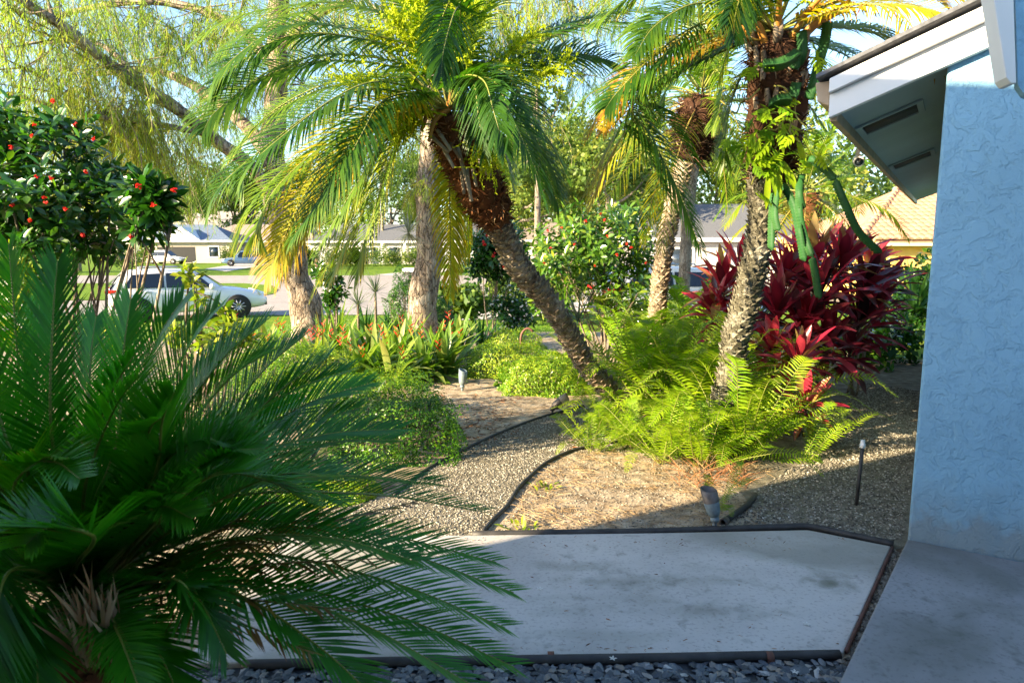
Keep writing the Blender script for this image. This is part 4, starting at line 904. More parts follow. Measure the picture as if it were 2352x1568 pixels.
# ------------------------------------------------------------------ flowering shrubs with whorled glossy leaves
def whorl(mb, p, ax, n, L, wd, tint):
    ax = ax.normalized(); a = ax.orthogonal().normalized(); b = ax.cross(a)
    for k in range(n):
        an = k*2.39996 + uni(-.2, .2); f = (k + .5)/n; o = a*math.cos(an) + b*math.sin(an); e = R(60 - 85*f + uni(-12, 12))
        d = o*math.cos(e) + ax*math.sin(e)
        nn = (ax*math.cos(e) - o*math.sin(e)).normalized()
        foldleaf(mb, p - ax*(L*.7*f) + d*L*.12, d, nn, L*uni(.7, 1.15), wd*uni(.8, 1.1), .5, .22, 3, min(1, max(0, tint + gau(0, .12) + .1*(1 - f))))
def petals(mb, p, n, r):
    for _ in range(n):
        c = p + rdir()*r*.55; ax = (rdir() + V((0, -.4, .7))).normalized(); a = ax.orthogonal().normalized(); b = ax.cross(a)
        for k in range(5):
            an = 2*PI*k/5; d = a*math.cos(an) + b*math.sin(an); w = ax.cross(d)*r*.2
            mb.add([c, c + d*r*.32 - w + ax*.003, c + d*r*.5, c + d*r*.32 + w + ax*.003], [(0, 1, 2, 3)], uni(0, .8))
def shrub(name, label, cat, base, clumps, nw, L, wd, nl, tint, group=None, flowers=(), fr=.03, stems=9, leafm=None, fm=None, fn=7, zup=.5):
    """clumps: list of (centre, radius)"""
    t = thing(name, label, cat, base, group); base = V(base)
    tot = sum(r*r for c, r in clumps); mb = MB(); ms = MB()
    ends = []
    for c, r in clumps:
        for _ in range(max(3, int(nw*r*r/tot))):
            d = rdir(-.8, 1); p = c + V((d.x, d.y, d.z*.9))*r*(rnd.random()**.4)
            whorl(mb, p, d*.7 + V((0, 0, zup)) + rdir()*.35, nl, L, wd, tint); ends.append(p)
    mb.build('foliage', leafm or M_jat, t)
    for k in range(stems):
        b = base + V((uni(-.12, .12), uni(-.12, .12), -.02)); e = clumps[k % len(clumps)][0] + rdir()*.08
        P = cr([b, b + (e - b)*.4 + V((uni(-.08, .08), uni(-.08, .08), .05)), e], 10)
        tube(ms, P, [.018*(1 - .65*i/10) for i in range(11)], 6)
        for _ in range(5):
            q = rnd.choice(P[4:]); e2 = min(rnd.sample(ends, min(12, len(ends))), key=lambda z: (z - q).length)
            tube(ms, cr([q, (q + e2)/2 + V((0, 0, .02)), e2], 5), [.007, .007, .006, .005, .004, .003], 4, cap=False)
    ms.build('stems', M_stem, t)
    for fp in flowers:
        mf = MB(); petals(mf, fp, fn, fr); mf.build('flower_cluster', fm or M_flower, t)
    return t
Y = 4.6
cl = [(D(x, y, d), r) for x, y, d, r in ((40, 430, 4.4, .34), (125, 330, 4.6, .26), (60, 570, 4.5, .34), (185, 420, 4.7, .28), (250, 490, 4.7, .26), (120, 500, 4.5, .3), (150, 275, 4.7, .14), (215, 570, 4.6, .22), (-60, 480, 4.5, .4), (20, 330, 4.6, .2), (250, 400, 4.9, .16), (-40, 300, 4.6, .3))]
fl = [D(x, y, 4.2) for x, y in ((120, 232), (80, 287), (75, 312), (172, 285), (25, 338), (213, 318), (2, 405), (85, 405), (117, 409), (196, 395), (102, 452), (105, 463), (68, 506), (190, 540), (28, 470), (150, 480))]
shrub('flowering_shrub', 'tall glossy dark shrub with small red flowers at the left edge', 'shrub', (D(150, 600, 4.6).x, 4.6, 0), cl, 330, .095, .04, 10, .42, 'red-flowered shrubs', fl[::1], .017, 9)
cl = [(D(x, y, 4.3), r) for x, y, r in ((340, 470, .16), (318, 430, .09), (372, 455, .07), (335, 515, .1))]
shrub('flowering_shrub', 'single leaning branch of glossy leaves in front of the grey car', 'shrub', (D(215, 740, 4.3).x, 4.3, 0), cl, 34, .125, .05, 11, .3, 'red-flowered shrubs', [D(*q) for q in ((318, 428, 4.15), (400, 436, 4.2), (352, 470, 4.1), (300, 545, 4.2))], .022, 3)
cl = [(D(x, y, d), r) for x, y, d, r in ((1390, 560, 9.0, .62), (1290, 610, 8.9, .5), (1330, 520, 9.3, .4), (1450, 520, 9.3, .42), (1470, 610, 9.2, .4), (1270, 690, 8.8, .32), (1420, 660, 9.0, .45), (1250, 560, 9.1, .26))]
fl = [D(x, y, 8.35) for x, y in ((1257, 530), (1291, 523), (1389, 505), (1394, 543), (1265, 570), (1320, 562), (1417, 585), (1439, 560), (1450, 569), (1250, 605), (1484, 604), (1345, 508), (1365, 610), (1380, 492))]
shrub('flowering_shrub', 'broad sunlit shrub with red flowers behind the leaning palm trunk', 'shrub', (D(1390, 740, 9.1).x, 9.1, 0), cl, 380, .11, .046, 9, .62, 'red-flowered shrubs', fl, .023, 12)
cl = [(D(x, y, d), r) for x, y, d, r in ((1140, 570, 13.0, .55), (1110, 610, 13.0, .45), (1180, 610, 13, .45), (1150, 540, 13.2, .4), (1100, 560, 13, .3))]
tz = G(1128, 738)
shrub('small_tree', 'small dark round tree with red flowers between the second trunk and leaning palm', 'tree', (D(1130, 700, 13).x, 13, gz(13)), cl, 260, .15, .06, 9, .18, None, [D(x, y, 12.3) for x, y in ((1122, 540), (1112, 558), (1160, 610), (1135, 585))], .06, 5)
b = G(1178, 772); cl = [(D(1160, 725, b.y), .3), (D(1205, 725, b.y - .1), .3), (D(1180, 690, b.y), .3), (D(1180, 740, b.y - .2), .3), (D(1145, 700, b.y), .2)]
shrub('white_flower_bush', 'round dark bush dotted with white flowers behind the golden ground cover', 'bush', b, cl, 170, .09, .045, 8, .22, None,
      [D(1180 + 58*math.cos(a)*q, 706 + 56*math.sin(a)*q, b.y - .42 + .1*q) for a, q in [(uni(0, 6.28), math.sqrt(rnd.random())) for _ in range(46)]], .045, 4, fm=M_wflower, fn=1)
# light green shoots in front of the parked car, white-flowered bush at the left edge
b = V((D(430, 760, 4.6).x, 4.6, 0))
cl = [(D(x, y, 4.3), r) for x, y, r in ((438, 645, .05), (425, 622, .03), (460, 680, .06), (505, 708, .06), (530, 745, .09), (490, 770, .11), (560, 780, .08), (420, 760, .1), (280, 750, .1), (250, 775, .12))]
shrub('leafy_shrub', 'bright light green shoots between the sago palm and the parked car', 'shrub', b, cl, 62, .075, .036, 8, .9, None, [], .03, 7, zup=.9)
cl = [(D(x, y, 4.2), r) for x, y, r in ((20, 620, .2), (40, 700, .22), (0, 760, .2), (90, 660, .14), (-40, 680, .25))]
shrub('leafy_shrub', 'bright bush with small white flowers at the left edge below the red flowers', 'shrub', (D(20, 760, 4.2).x, 4.2, 0), cl, 130, .06, .034, 8, .8, None, [D(uni(-5, 75), uni(640, 800), 3.95) for _ in range(16)], .026, 5, fm=M_wflower, fn=2, zup=.6)
b = G(760, 712)
cl = [(D(x, y, 12.0), r) for x, y, r in ((755, 640, .22), (735, 620, .18), (775, 670, .2), (755, 690, .2))]
shrub('leafy_shrub', 'slim shrub with glossy leaves right behind the left tree trunk', 'shrub', (D(757, 720, 12).x, 12, 0), cl, 70, .12, .055, 9, .5, None, [], .03, 4)

# ------------------------------------------------------------------ low clipped hedges and ground cover
def mound(name, label, p, rx, ry, h, n, tint, leaf=.02, group=None, rz=0, boxy=.5, cat='hedge'):
    t = thing(name, label, cat, p, group); mb = MB(); p = V(p); ms = MB(); cs, sn = math.cos(rz), math.sin(rz)
    sd_ = uni(0, 100)
    for _ in range(n):
        d = rdir(-.1, 1); e = max(abs(d.x), abs(d.y), abs(d.z)); d2 = d*(1 - boxy) + d/e*boxy
        r = 1 - abs(gau(0, .1)) if rnd.random() < .85 else uni(.5, .95)
        q = V((d2.x*rx*r, d2.y*ry*r, max(0.01, d2.z*h*r)))
        q += q.normalized()*noise.noise(V((q.x*5 + sd_, q.y*5, q.z*6)))*.2*h*2
        q = V((q.x*cs - q.y*sn, q.x*sn + q.y*cs, max(.01, q.z)))
        nn = (V((d.x*cs - d.y*sn, d.x*sn + d.y*cs, d.z + .4)) + rdir()*.9).normalized(); dd = perp(nn); w = nn.cross(dd)*leaf*.3; l = leaf*uni(.6, 1.4)
        c = p + q; k = min(1, max(0, tint + gau(0, .13) + .25*noise.noise(V((q.x*3, q.y*3, sd_))) + (.15 if rnd.random() < .1 else 0)))
        mb.add([c - dd*l*.6, c + w, c + dd*l*.6 + nn*l*.15, c - w], [(0, 1, 2, 3)], k)
    mb.build('foliage', M_gold, t)
    for _ in range(40):
        x, y = uni(-.8, .8)*rx, uni(-.8, .8)*ry; x, y = x*cs - y*sn, x*sn + y*cs
        tube(ms, [p + V((x*.8, y*.8, -.01)), p + V((x, y, h*uni(.4, .8)))], .004, 4)
    ms.build('stems', M_stem, t)
def gv(px, py): v = G(px, py); return v
mound('clipped_hedge', 'dark clipped hedge end at the sandy bed beside the black stake', gv(895, 1040) + V((0, .12, 0)), .5, .55, .42, 13000, .34, .021, 'clipped hedges', .3, .85)
mound('clipped_hedge', 'bright-topped clipped hedge in front of the heliconias', gv(840, 985) + V((0, .3, 0)), .6, .55, .44, 12000, .62, .021, 'clipped hedges', .3)
mound('clipped_hedge', 'clipped hedge half hidden behind the upper sago fronds', gv(650, 960), .6, .45, .45, 7000, .55, .022, 'clipped hedges')
mound('clipped_hedge', 'clipped hedge beneath the shoots behind the sago palm', gv(460, 960), .7, .5, .5, 6000, .5, .024, 'clipped hedges')
mound('golden_groundcover', 'low bright golden patch between sago fronds and gravel path', gv(760, 1140), .30, .22, .15, 4200, .8, .02, 'golden ground cover', .4, .2, 'ground cover')
mound('golden_groundcover', 'golden ground cover in deep shade left of the path', gv(640, 1150), .3, .25, .15, 2600, .6, .02, 'golden ground cover', .4, .2, 'ground cover')
mound('golden_groundcover', 'golden ground cover mound beside the grey spotlight', gv(1150, 866) + V((.05, .4, 0)), .55, .6, .36, 11000, .72, .024, 'golden ground cover', 0, .25, 'ground cover')
mound('golden_groundcover', 'golden ground cover mound above the fallen brown spotlight', gv(1255, 906) + V((0, .35, 0)), .55, .5, .34, 11000, .72, .024, 'golden ground cover', 0, .25, 'ground cover')
mound('golden_groundcover', 'golden ground cover reaching the left side of the leaning trunk base', gv(1320, 900) + V((0, .7, 0)), .45, .5, .36, 8000, .7, .024, 'golden ground cover', 0, .25, 'ground cover')
mound('golden_groundcover', 'golden ground cover behind the rusty hooked stake', gv(1180, 812) + V((0, .4, 0)), .5, .5, .32, 6000, .72, .026, 'golden ground cover', 0, .25, 'ground cover')
mound('clipped_hedge', 'sunlit golden hedge between the heliconias and the left trunk', gv(690, 880), .8, .5, .42, 7000, .7, .026, 'clipped hedges', .2)
mound('clipped_hedge', 'golden green hedge in front of the small red-flowered heliconia', gv(560, 880), .7, .5, .5, 6000, .62, .026, 'clipped hedges', 0)
b = V((D(925, 700, 13.5).x, 13.5, gz(13.5)))
mound('round_topiary', 'tall round-topped clipped shrub left of the second trunk', b, .31, .31, 1.16, 9000, .22, .032, None, 0, .3, 'topiary')
mound('round_topiary', 'darker clipped shrub showing just right of the second trunk', b + V((.75, .5, 0)), .25, .25, .7, 4000, .15, .032, None, 0, .3, 'topiary')

# ------------------------------------------------------------------ strappy plants
def strappy(name, label, cat, p, n, L, wd, mt, tint, group=None, erect=(35, 85), droop=.7, segs=5, flowers=None, prof='strap', fold=.2):
    t = thing(name, label, cat, p, group); mb = MB(); p = V(p)
    for k in range(n):
        an = k*2.39996 + uni(-.3, .3); e = R(uni(*erect)); o = V((math.cos(an), math.sin(an), 0)); d = o*math.cos(e) + ZUP*math.sin(e)
        foldleaf(mb, p + o*uni(0, .1), d, (ZUP*math.cos(e) - o*math.sin(e)), L*uni(.6, 1.15), wd*uni(.7, 1.2), droop*uni(.5, 1.4), fold, segs, min(1, max(0, tint + gau(0, .1))), uni(0, .2), prof)
    mb.build('leaves', mt, t)
    for fp in flowers or []:
        mf = MB(); q = p + V((fp[0]*.4, fp[1]*.4, .1)); e = p + V(fp); tube(mf, cr([q, (q + e)/2 + V((0, 0, .03)), e], 6), .005, 5, .6, 1)
        for s in range(5):
            c = e - V((0, 0, .03*s)); d = V(((-1)**s*.6 + uni(-.2, .2), uni(-.5, .5), uni(.5, 1))).normalized(); foldleaf(mf, c, d, perp(d), uni(.05, .08), .02, .2, .4, 2, uni(0, 1), 0, 'lance')
        mf.build('flower', [M_flower, M_strap], t)
hel = [((900, 880), 24, 'heliconia clump at the near left of the flowering group, low and leafy'), ((960, 870), 26, 'heliconia clump with broad leaves directly left of the grey spotlight'), ((1020, 860), 24, 'heliconia clump leaning over the grey spotlight'),
       ((870, 835), 22, 'tall heliconia clump in front of the gap between the two trunks'), ((950, 815), 24, 'tall heliconia clump at the foot of the second trunk'), ((1040, 810), 22, 'heliconia clump with orange bracts right of the second trunk'), ((820, 880), 18, 'heliconia clump at the edge of the bright-topped hedge')]
hel += [((800, 840), 24, 'heliconia clump in front of the arching striped lily'), ((915, 850), 24, 'heliconia clump in the middle of the flowering group'), ((985, 838), 22, 'heliconia clump just below the second trunk, right side'),
        ((860, 868), 24, 'heliconia clump behind the low leafy one at the near left'), ((700, 858), 20, 'heliconia clump directly in front of the left trunk'), ((600, 815), 20, 'heliconia clump near the lawn left of the left trunk')]
for (q, n, l) in hel:
    p = G(*q) + V((uni(-.1, .1), uni(-.1, .1), 0)); strappy('heliconia', l, 'heliconia', p, int(n*2.1), .66, .085, M_strap, .62, 'heliconia clumps', (15, 85), 1.0, 5, [(uni(-.35, .35), uni(-.25, .1), uni(.45, .68)) for _ in range(2)], 'oval')
for (q, l) in (((640, 850), 'small red-flowered heliconia clump at the bare soil left of the left trunk'), ((740, 845), 'red-flowered heliconia clump at the foot of the left trunk')):
    p = G(*q); strappy('heliconia', l, 'heliconia', p, 26, .5, .055, M_strap, .62, 'heliconia clumps', (30, 85), .7, 5, [(uni(-.3, .3), uni(-.2, .1), uni(.4, .62)) for _ in range(3)], 'oval')
for (q, n, L, w, ti, l) in (((775, 770), 30, .75, .04, .6, 'arching striped lily clump beside the left trunk'), ((840, 765), 28, .65, .05, .25, 'dark green lily clump between the two trunks'), ((900, 765), 28, .6, .05, .35, 'green lily clump left of the second trunk base'),
                      ((1105, 800), 26, .6, .045, .15, 'dark upright lily clump in front of the white-flowered bush'), ((745, 800), 24, .6, .04, .7, 'pale lily clump in front of the left trunk base')):
    strappy('lily_clump', l, 'lily', G(*q), n, L, w, M_strap, ti, 'lily clumps', (40, 88), .75, 5)
for (q, n, l) in (((705, 1065), 26, 'silver-grey spider lily behind the sago fronds in front of the hedge'), ((800, 1010), 18, 'silver-grey spider lily with long blades reaching over the dark hedge')):
    strappy('spider_lily', l, 'lily', G(*q), n, .55, .035, M_grey, .35, 'spider lilies', (25, 75), .7, 5)
for (q, n, L, l) in (((1300, 850), 26, .42, 'silver grassy tuft left of the leaning trunk base'), ((1240, 850), 22, .38, 'brownish grassy tuft behind the hooked stake')):
    strappy('grass_tuft', l, 'grass tuft', G(*q), n, L, .016, M_grey, .75, 'grass tufts', (30, 80), .9, 4)
def spiky(px, py, depth, L, n, label, ground=None, mt=M_grey, tint=.4, zr=(-20, 88)):
    c = D(px, py, depth); t = thing('yucca' if ground else 'bromeliad', label, 'yucca' if ground else 'bromeliad', (c.x, c.y, gz(c.y)) if ground else c)
    mb = MB()
    for k in range(n):
        an = k*2.39996; e = R(uni(*zr)); o = V((math.cos(an), math.sin(an), 0)); d = o*math.cos(e) + ZUP*math.sin(e)
        blade(mb, c, d, d.cross(V((0, 0, 1)) if abs(d.z) < .95 else V((1, 0, 0))).normalized(), L*uni(.75, 1.1), .022*L/.4, .3, 4, tint + gau(0, .12), .2, 'lance')
    mb.build('leaves', mt, t)
    if ground: mb = MB(); tube(mb, [V((c.x, c.y, gz(c.y) - .02)), c], [.03, .025], 6); mb.build('stem', M_stem, t)
spiky(822, 700, 13.5, .45, 46, 'short spiky yucca on the lawn edge between the two trunks', True)
spiky(862, 672, 13.6, .5, 50, 'taller spiky yucca left of the round topiary', True)
spiky(1328, 738, 5.85, .33, 40, 'silver bromeliad perched on the leaning palm trunk', None, M_grey, .45, (-10, 88))
spiky(938, 535, 10.4, .5, 46, 'pale air plant clinging to the left side of the second trunk', None, M_grey, .8, (-60, 80))
spiky(560, 215, 10.5, .4, 30, 'air plant growing in the fork of the left tree', None, M_grey, .5, (-40, 80))

# ------------------------------------------------------------------ big weeping trees
def limb(mb, spec, r0, r1, sides=12, n=None, lump=.0):
    pts = [p if isinstance(p, Vector) else D(*p) for p in spec]; N = n or 6*len(pts); C = cr(pts, N)
    C = [p + V((noise.noise(p*1.7), noise.noise(p*1.7 + V((9, 0, 0))), 0))*r0*.25 for p in C]
    tube(mb, C, [(r0 + (r1 - r0)*i/N)*(1 + lump*noise.noise(p*2.3)) for i, p in enumerate(C)], sides); return C
def strands(mb, ms, pts, n, L, spread, tint, nd=48, nl=.105, nw=.0085, sway=.35):
    for _ in range(n):
        p = V(rnd.choice(pts)) + V((gau(0, spread), gau(0, spread), gau(0, spread*.5))); l = L*uni(.45, 1.2)
        d = V((gau(0, .6), gau(0, .6), uni(-.2, .5))).normalized(); q = V(p); ti = tint + gau(0, .13); P = [V(q)]
        k = 8
        for i in range(k):
            d = (d + V((gau(0, .12), gau(0, .12), -.42))).normalized(); q = q + d*l/k; P.append(V(q))
        w = perp(d)*.004
        for i in range(k): ms.add([P[i] - w, P[i] + w, P[i+1] + w, P[i+1] - w], [(0, 1, 2, 3)], .5)
        for j in range(nd):
            t = uni(.12, 1)*k; i = min(k - 1, int(t)); c = P[i] + (P[i+1] - P[i])*(t - i)
            e = (rdir()*.8 + (P[i+1] - P[i]).normalized()*.6 + V((0, 0, -.55))).normalized(); ww = perp(e)*nw*.5; x = nl*uni(.6, 1.3)
            mb.add([c - ww*.4, c + e*x*.5 + ww, c + e*x + V((0, 0, -x*.15)), c + e*x*.5 - ww], [(0, 1, 2, 3)], min(1, max(0, ti + gau(0, .08))))
def wtree(label, base, trunk, tr, limbs, clumps, nstr, tint):
    t = thing('weeping_tree', label, 'tree', base, 'weeping trees')
    mb = MB(); limb(mb, trunk, tr[0], tr[1], 16, 40, .3)
    b = trunk[0] if isinstance(trunk[0], Vector) else D(*trunk[0])
    mb.build('trunk', M_bark, t)
    mf = MB(); ms = MB(); allp = []
    for s, r0, r1 in limbs:
        m = MB(); C = limb(m, s, r0, r1, 9, None, .25); m.build('limb', M_bark, t); allp += C[3:]
    for (x, y, dep, rad, n, ti, L) in clumps:
        c = D(x, y, dep)
        # branchlets joining the clump to the nearest limb
        q = min(allp, key=lambda z: (z - c).length) if allp else c
        tube(ms, cr([q, (q + c)/2 + V((0, 0, .15)), c + V((0, 0, rad*.4))], 8), [.03, .028, .025, .022, .019, .016, .013, .01, .008], 5, cap=False)
        pts = []
        for _ in range(9):
            e = c + V((gau(0, rad*.7), gau(0, rad*.8), gau(0, rad*.35) + rad*.3)); P = cr([c + V((0, 0, rad*.4)), (c + e)/2 + V((0, 0, .12)), e], 6); tube(ms, P, [.014, .012, .01, .008, .006, .005, .004], 4, cap=False); pts += P[2:]
        strands(mf, ms, pts, int(n*1.5), L, rad*.36, ti + .1)
    mf.build('foliage', M_weep, t); ms.build('twigs', M_stem, t)
    return t
lt = [G(705, 800) + V((0, 0, -.1)), D(708, 740, 11.0), D(690, 660, 11.0), D(668, 580, 11), D(650, 500, 11), D(640, 420, 11), D(625, 330, 11), D(630, 200, 11), D(636, 60, 11), D(640, -120, 11)]
wtree('left weeping tree with thick leaning mottled trunk and long diagonal limb', (lt[0].x, lt[0].y, gz(lt[0].y)), lt, (.285, .13),
      [([D(648, 470, 11), (575, 380, 10.8), (505, 330, 10.5), (400, 245, 10), (320, 195, 9.6), (230, 130, 9.2), (150, 65, 8.8), (80, 20, 8.5), (-20, -50, 8)], .115, .05),
       ([D(628, 360, 11), (560, 285, 11.3), (480, 220, 11.6), (400, 175, 11.8), (330, 160, 12), (220, 170, 12)], .12, .04),
       ([D(330, 200, 9.6), (270, 130, 9.8), (200, 95, 10), (60, 100, 10)], .05, .02),
       ([D(632, 160, 11), (540, 60, 11.4), (380, 5, 11.6), (200, 20, 11.8), (60, 70, 11.8)], .09, .03),
       ([D(634, 120, 11), (720, 40, 10.7), (850, -20, 10.5)], .08, .03), ([D(480, 310, 10.4), (330, 280, 9.5), (200, 265, 9), (20, 215, 8.6)], .045, .02)],
      [(40, 90, 8.6, .8, 52, .6, 1.3), (140, 150, 9, .8, 50, .6, 1.3), (60, 210, 8.8, .7, 56, .55, 1.2), (150, 260, 9, .6, 46, .7, 1.2), (240, 200, 9.3, .6, 40, .72, 1.2), (240, 300, 9.2, .6, 60, .78, 1.1), (310, 330, 9.6, .55, 66, .8, 1.0), (330, 270, 9.8, .5, 40, .75, 1.0),
       (360, 60, 11.4, .9, 40, .45, 1.3), (250, 20, 11.6, .9, 50, .5, 1.3), (100, 10, 9, .8, 56, .55, 1.2), (400, 100, 12, .6, 60, .12, 1.2), (390, 330, 12.5, .6, 60, .1, 1.6), (470, 60, 11.5, .7, 36, .5, 1.2), (430, 400, 12, .5, 44, .25, 1.2), (500, 130, 11.3, .6, 30, .5, 1.2),
       (560, 40, 11.4, .7, 44, .5, 1.2), (720, 60, 11, .8, 44, .55, 1.2), (850, -10, 10.8, .9, 40, .6, 1.2), (700, 230, 11.5, .6, 36, .55, 1.2), (20, 330, 9, .5, 36, .6, 1.2), (540, 230, 12, .5, 30, .5, 1.0), (460, 250, 12, .4, 24, .55, 1.0), (300, 420, 9.8, .4, 40, .7, .9)], 0, .5)
rt = [G(972, 782) + V((0, 0, -.1)), D(972, 720, 11.1), D(980, 640, 11.1), D(984, 560, 11.1), D(982, 480, 11.1), D(985, 400, 11.1), D(992, 250, 11.1), D(1000, 60, 11.1), D(1010, -120, 11.1)]
wtree('second weeping tree with straight pale trunk standing right of the left tree', (rt[0].x, rt[0].y, gz(rt[0].y)), rt, (.245, .14),
      [([D(990, 280, 11.1), (1080, 180, 11.4), (1200, 110, 11.8), (1330, 60, 12)], .09, .03), ([D(996, 150, 11.1), (900, 60, 11.4), (820, -20, 11.6)], .08, .03), ([D(1000, 60, 11.1), (1100, -30, 11), (1250, -80, 11)], .08, .03)],
      [(1180, 90, 11.8, .8, 44, .6, 1.2), (1300, 50, 12, .8, 36, .55, 1.2), (1250, 10, 11.4, .9, 44, .6, 1.2), (1090, 30, 11.4, .8, 40, .6, 1.2), (880, 60, 11.5, .8, 44, .6, 1.2), (940, 300, 11.6, .5, 30, .6, 1.2), (1000, 420, 11.2, .25, 26, .7, .8), (970, 440, 11.0, .2, 22, .75, .7), (1330, 200, 12, .5, 26, .4, 1.0), (1400, 10, 12, .7, 34, .6, 1.1), (1180, 260, 12.2, .6, 30, .4, 1.2), (840, 330, 12, .6, 26, .45, 1.0), (760, 400, 12, .6, 26, .45, 1.2)], 0, .5)
# ------------------------------------------------------------------ cars
def car(label, cat, p, ang, paint, L=4.75, Wd=1.9, Hh=1.70, name='parked_car', pickup=False):
    """origin at ground below rear axle side centre; local +x = forward"""
    t = thing(name, label, cat, p, 'parked cars'); t.rotation_euler = (0, 0, ang); t['_o'] = [0, 0, 0]
    hw = Wd/2; s = L/4.75
    def B(mb, nm, m, sm=True, par=None):
        o = mb.build(nm, m, None, origin=(0, 0, 0), smooth=sm); o.parent = par or t; return o
    # lower body: sections along x
    st = [(0.0, .42, .80, .80), (.06, .32, .98, .90), (.25, .27, 1.06, .97), (.9, .25, 1.07, 1.0), (1.8, .24, 1.04, 1.0), (2.7, .24, 1.01, 1.0), (3.35, .25, 1.0, .99), (3.9, .27, .94, .96), (4.35, .3, .84, .90), (4.62, .34, .74, .80), (4.75, .42, .62, .66)]
    vs = []; fs = []; n = 0
    def sect(x, zl, zt, w):
        h = zt - zl; W = hw*w
        half = [(W*.86, zl), (W*.97, zl + .08), (W, zl + h*.35), (W*.985, zl + h*.62), (W*.965, zt - .08), (W*.9, zt - .015), (W*.7, zt + .015), (0, zt + .03)]
        return [V((x*s, y, z)) for y, z in half] + [V((x*s, -y, z)) for y, z in half[-2::-1]]
    for q in st:
        c = sect(*q); n = len(c); vs += c
    for i in range(len(st) - 1):
        for k in range(n - 1): fs.append((i*n + k, i*n + k + 1, (i+1)*n + k + 1, (i+1)*n + k))
        fs.append((i*n + n - 1, i*n, (i+1)*n, (i+1)*n + n - 1))
    fs.append(tuple(range(n))); fs.append(tuple((len(st)-1)*n + k for k in range(n - 1, -1, -1)))
    mb = MB(); mb.add(vs, fs)
    # greenhouse
    x0, x1, xa, xb = (.12, 3.35, .62, 2.45) if not pickup else (1.45, 3.4, 1.6, 2.65)
    def gsec(x, z0, z1, w0, w1): 
        y0, y1 = hw*w0, hw*w1
        half = [(y0, z0), (y0*.97, z0 + .1), (y1*1.04, z1 - .07), (y1*.94, z1 - .015), (y1*.6, z1 + .015), (0, z1 + .025)]
        return [V((x*s, y, z)) for y, z in half] + [V((x*s, -y, z)) for y, z in half[-2::-1]]
    H1 = Hh
    gs = [(x0, .98, 1.05, .86, .84), ((x0 + xa)/2, 1.0, (1.02 + H1)/2 + .08, .9, .77), (xa, 1.0, H1 - .05, .92, .69), ((xa + xb)/2, .98, H1, .94, .70), (xb, .96, H1 - .05, .94, .69), ((xb + x1)/2, .96, (H1 + 1.0)/2 + .05, .92, .76), (x1, .93, 1.0, .88, .84)]
    vs = []; fs = []
    for q in gs: c = gsec(*q); n = len(c); vs += c
    for i in range(len(gs) - 1):
        for k in range(n - 1): fs.append((i*n + k, i*n + k + 1, (i+1)*n + k + 1, (i+1)*n + k))
    fs.append(tuple(range(n))); fs.append(tuple((len(gs)-1)*n + k for k in range(n - 1, -1, -1)))
    mb.add(vs, fs); body = B(mb, 'body', paint)
    # glass: side windows as panels lying on the greenhouse sides
    def side(x, z, sg):
        zz = (z - 1.0)/(H1 - 1.0); w = .945*(1 - zz) + .715*zz
        return V((x*s, sg*(hw*w + .012), z))
    for sg in (-1, 1):
        ws = [[(x0 + .42, 1.06), (1.62, 1.05), (1.62, H1 - .12), (xa + .12, H1 - .16), (x0 + .42, 1.16)], [(1.68, 1.05), (2.62, 1.04), (xb + .05, H1 - .13), (1.68, H1 - .12)], [(2.68, 1.04), (x1 - .28, 1.03), (x1 - .36, 1.08), (xb + .12, H1 - .16)]] if not pickup else [[(x0 + .2, 1.05), (2.3, 1.05), (2.3, H1 - .12), (x0 + .25, H1 - .12)], [(2.36, 1.05), (x1 - .2, 1.03), (xb + .1, H1 - .14), (2.36, H1 - .12)]]
        for w in ws:
            m = MB(); a = [side(x, z, sg) for x, z in w]; b = [q + V((0, sg*.008, 0)) for q in a]; k = len(a)
            m.add(a + b, [tuple(range(k, 2*k)) if sg > 0 else tuple(range(2*k - 1, k - 1, -1))] + [(i, (i+1) % k, k + (i+1) % k, k + i) for i in range(k)]); B(m, 'window', M_carglass, False)
        for (hx) in (1.15, 2.2):
            m = MB(); box(m, (hx*s, sg*hw*.985, .93), (.2, .03, .03)); B(m, 'door_handle', M_chrome if paint is M_carwhite else paint)
        m = MB(); tube(m, [V((.9*s, sg*hw*.66, H1 + .01)), V((1.0*s, sg*hw*.66, H1 + .06)), V((2.2*s, sg*hw*.66, H1 + .06)), V((2.35*s, sg*hw*.66, H1 - .01))], .018, 6); B(m, 'roof_rail', M_alloy) if not pickup else None
        m = MB(); lathe(m, [(.02, -.09), (.08, -.07), (.1, 0), (.07, .06)], V((x1*s - .35, sg*(hw + .09), 1.06)), V((1, 0, 0)), 10); tube(m, [V((x1*s - .4, sg*hw*.9, 1.0)), V((x1*s - .38, sg*(hw + .05), 1.04))], .025, 6); B(m, 'mirror', paint)
        # lights
        m = MB(); slabpts(m, [V((-.012, sg*hw*.45, .93)), V((-.02, sg*hw*.78, .9)), V((-.02, sg*hw*.78, 1.0)), V((-.005, sg*hw*.5, 1.02))], V((.1, 0, 0))); slabpts(m, [V((.02, sg*(hw*.88), .88)), V((.34*s, sg*(hw*.985), .96)), V((.3*s, sg*(hw*.985), 1.02)), V((.02, sg*(hw*.88), 1.02))], V((0, sg*.02, 0))); B(m, 'tail_light', M_red, False)
        m = MB(); slabpts(m, [V((4.74*s, sg*hw*.38, .68)), V((4.5*s, sg*hw*.86, .72)), V((4.38*s, sg*hw*.9, .85)), V((4.66*s, sg*hw*.42, .77))], V((.03, sg*.02, .03))); B(m, 'headlight', M_lamp, False)
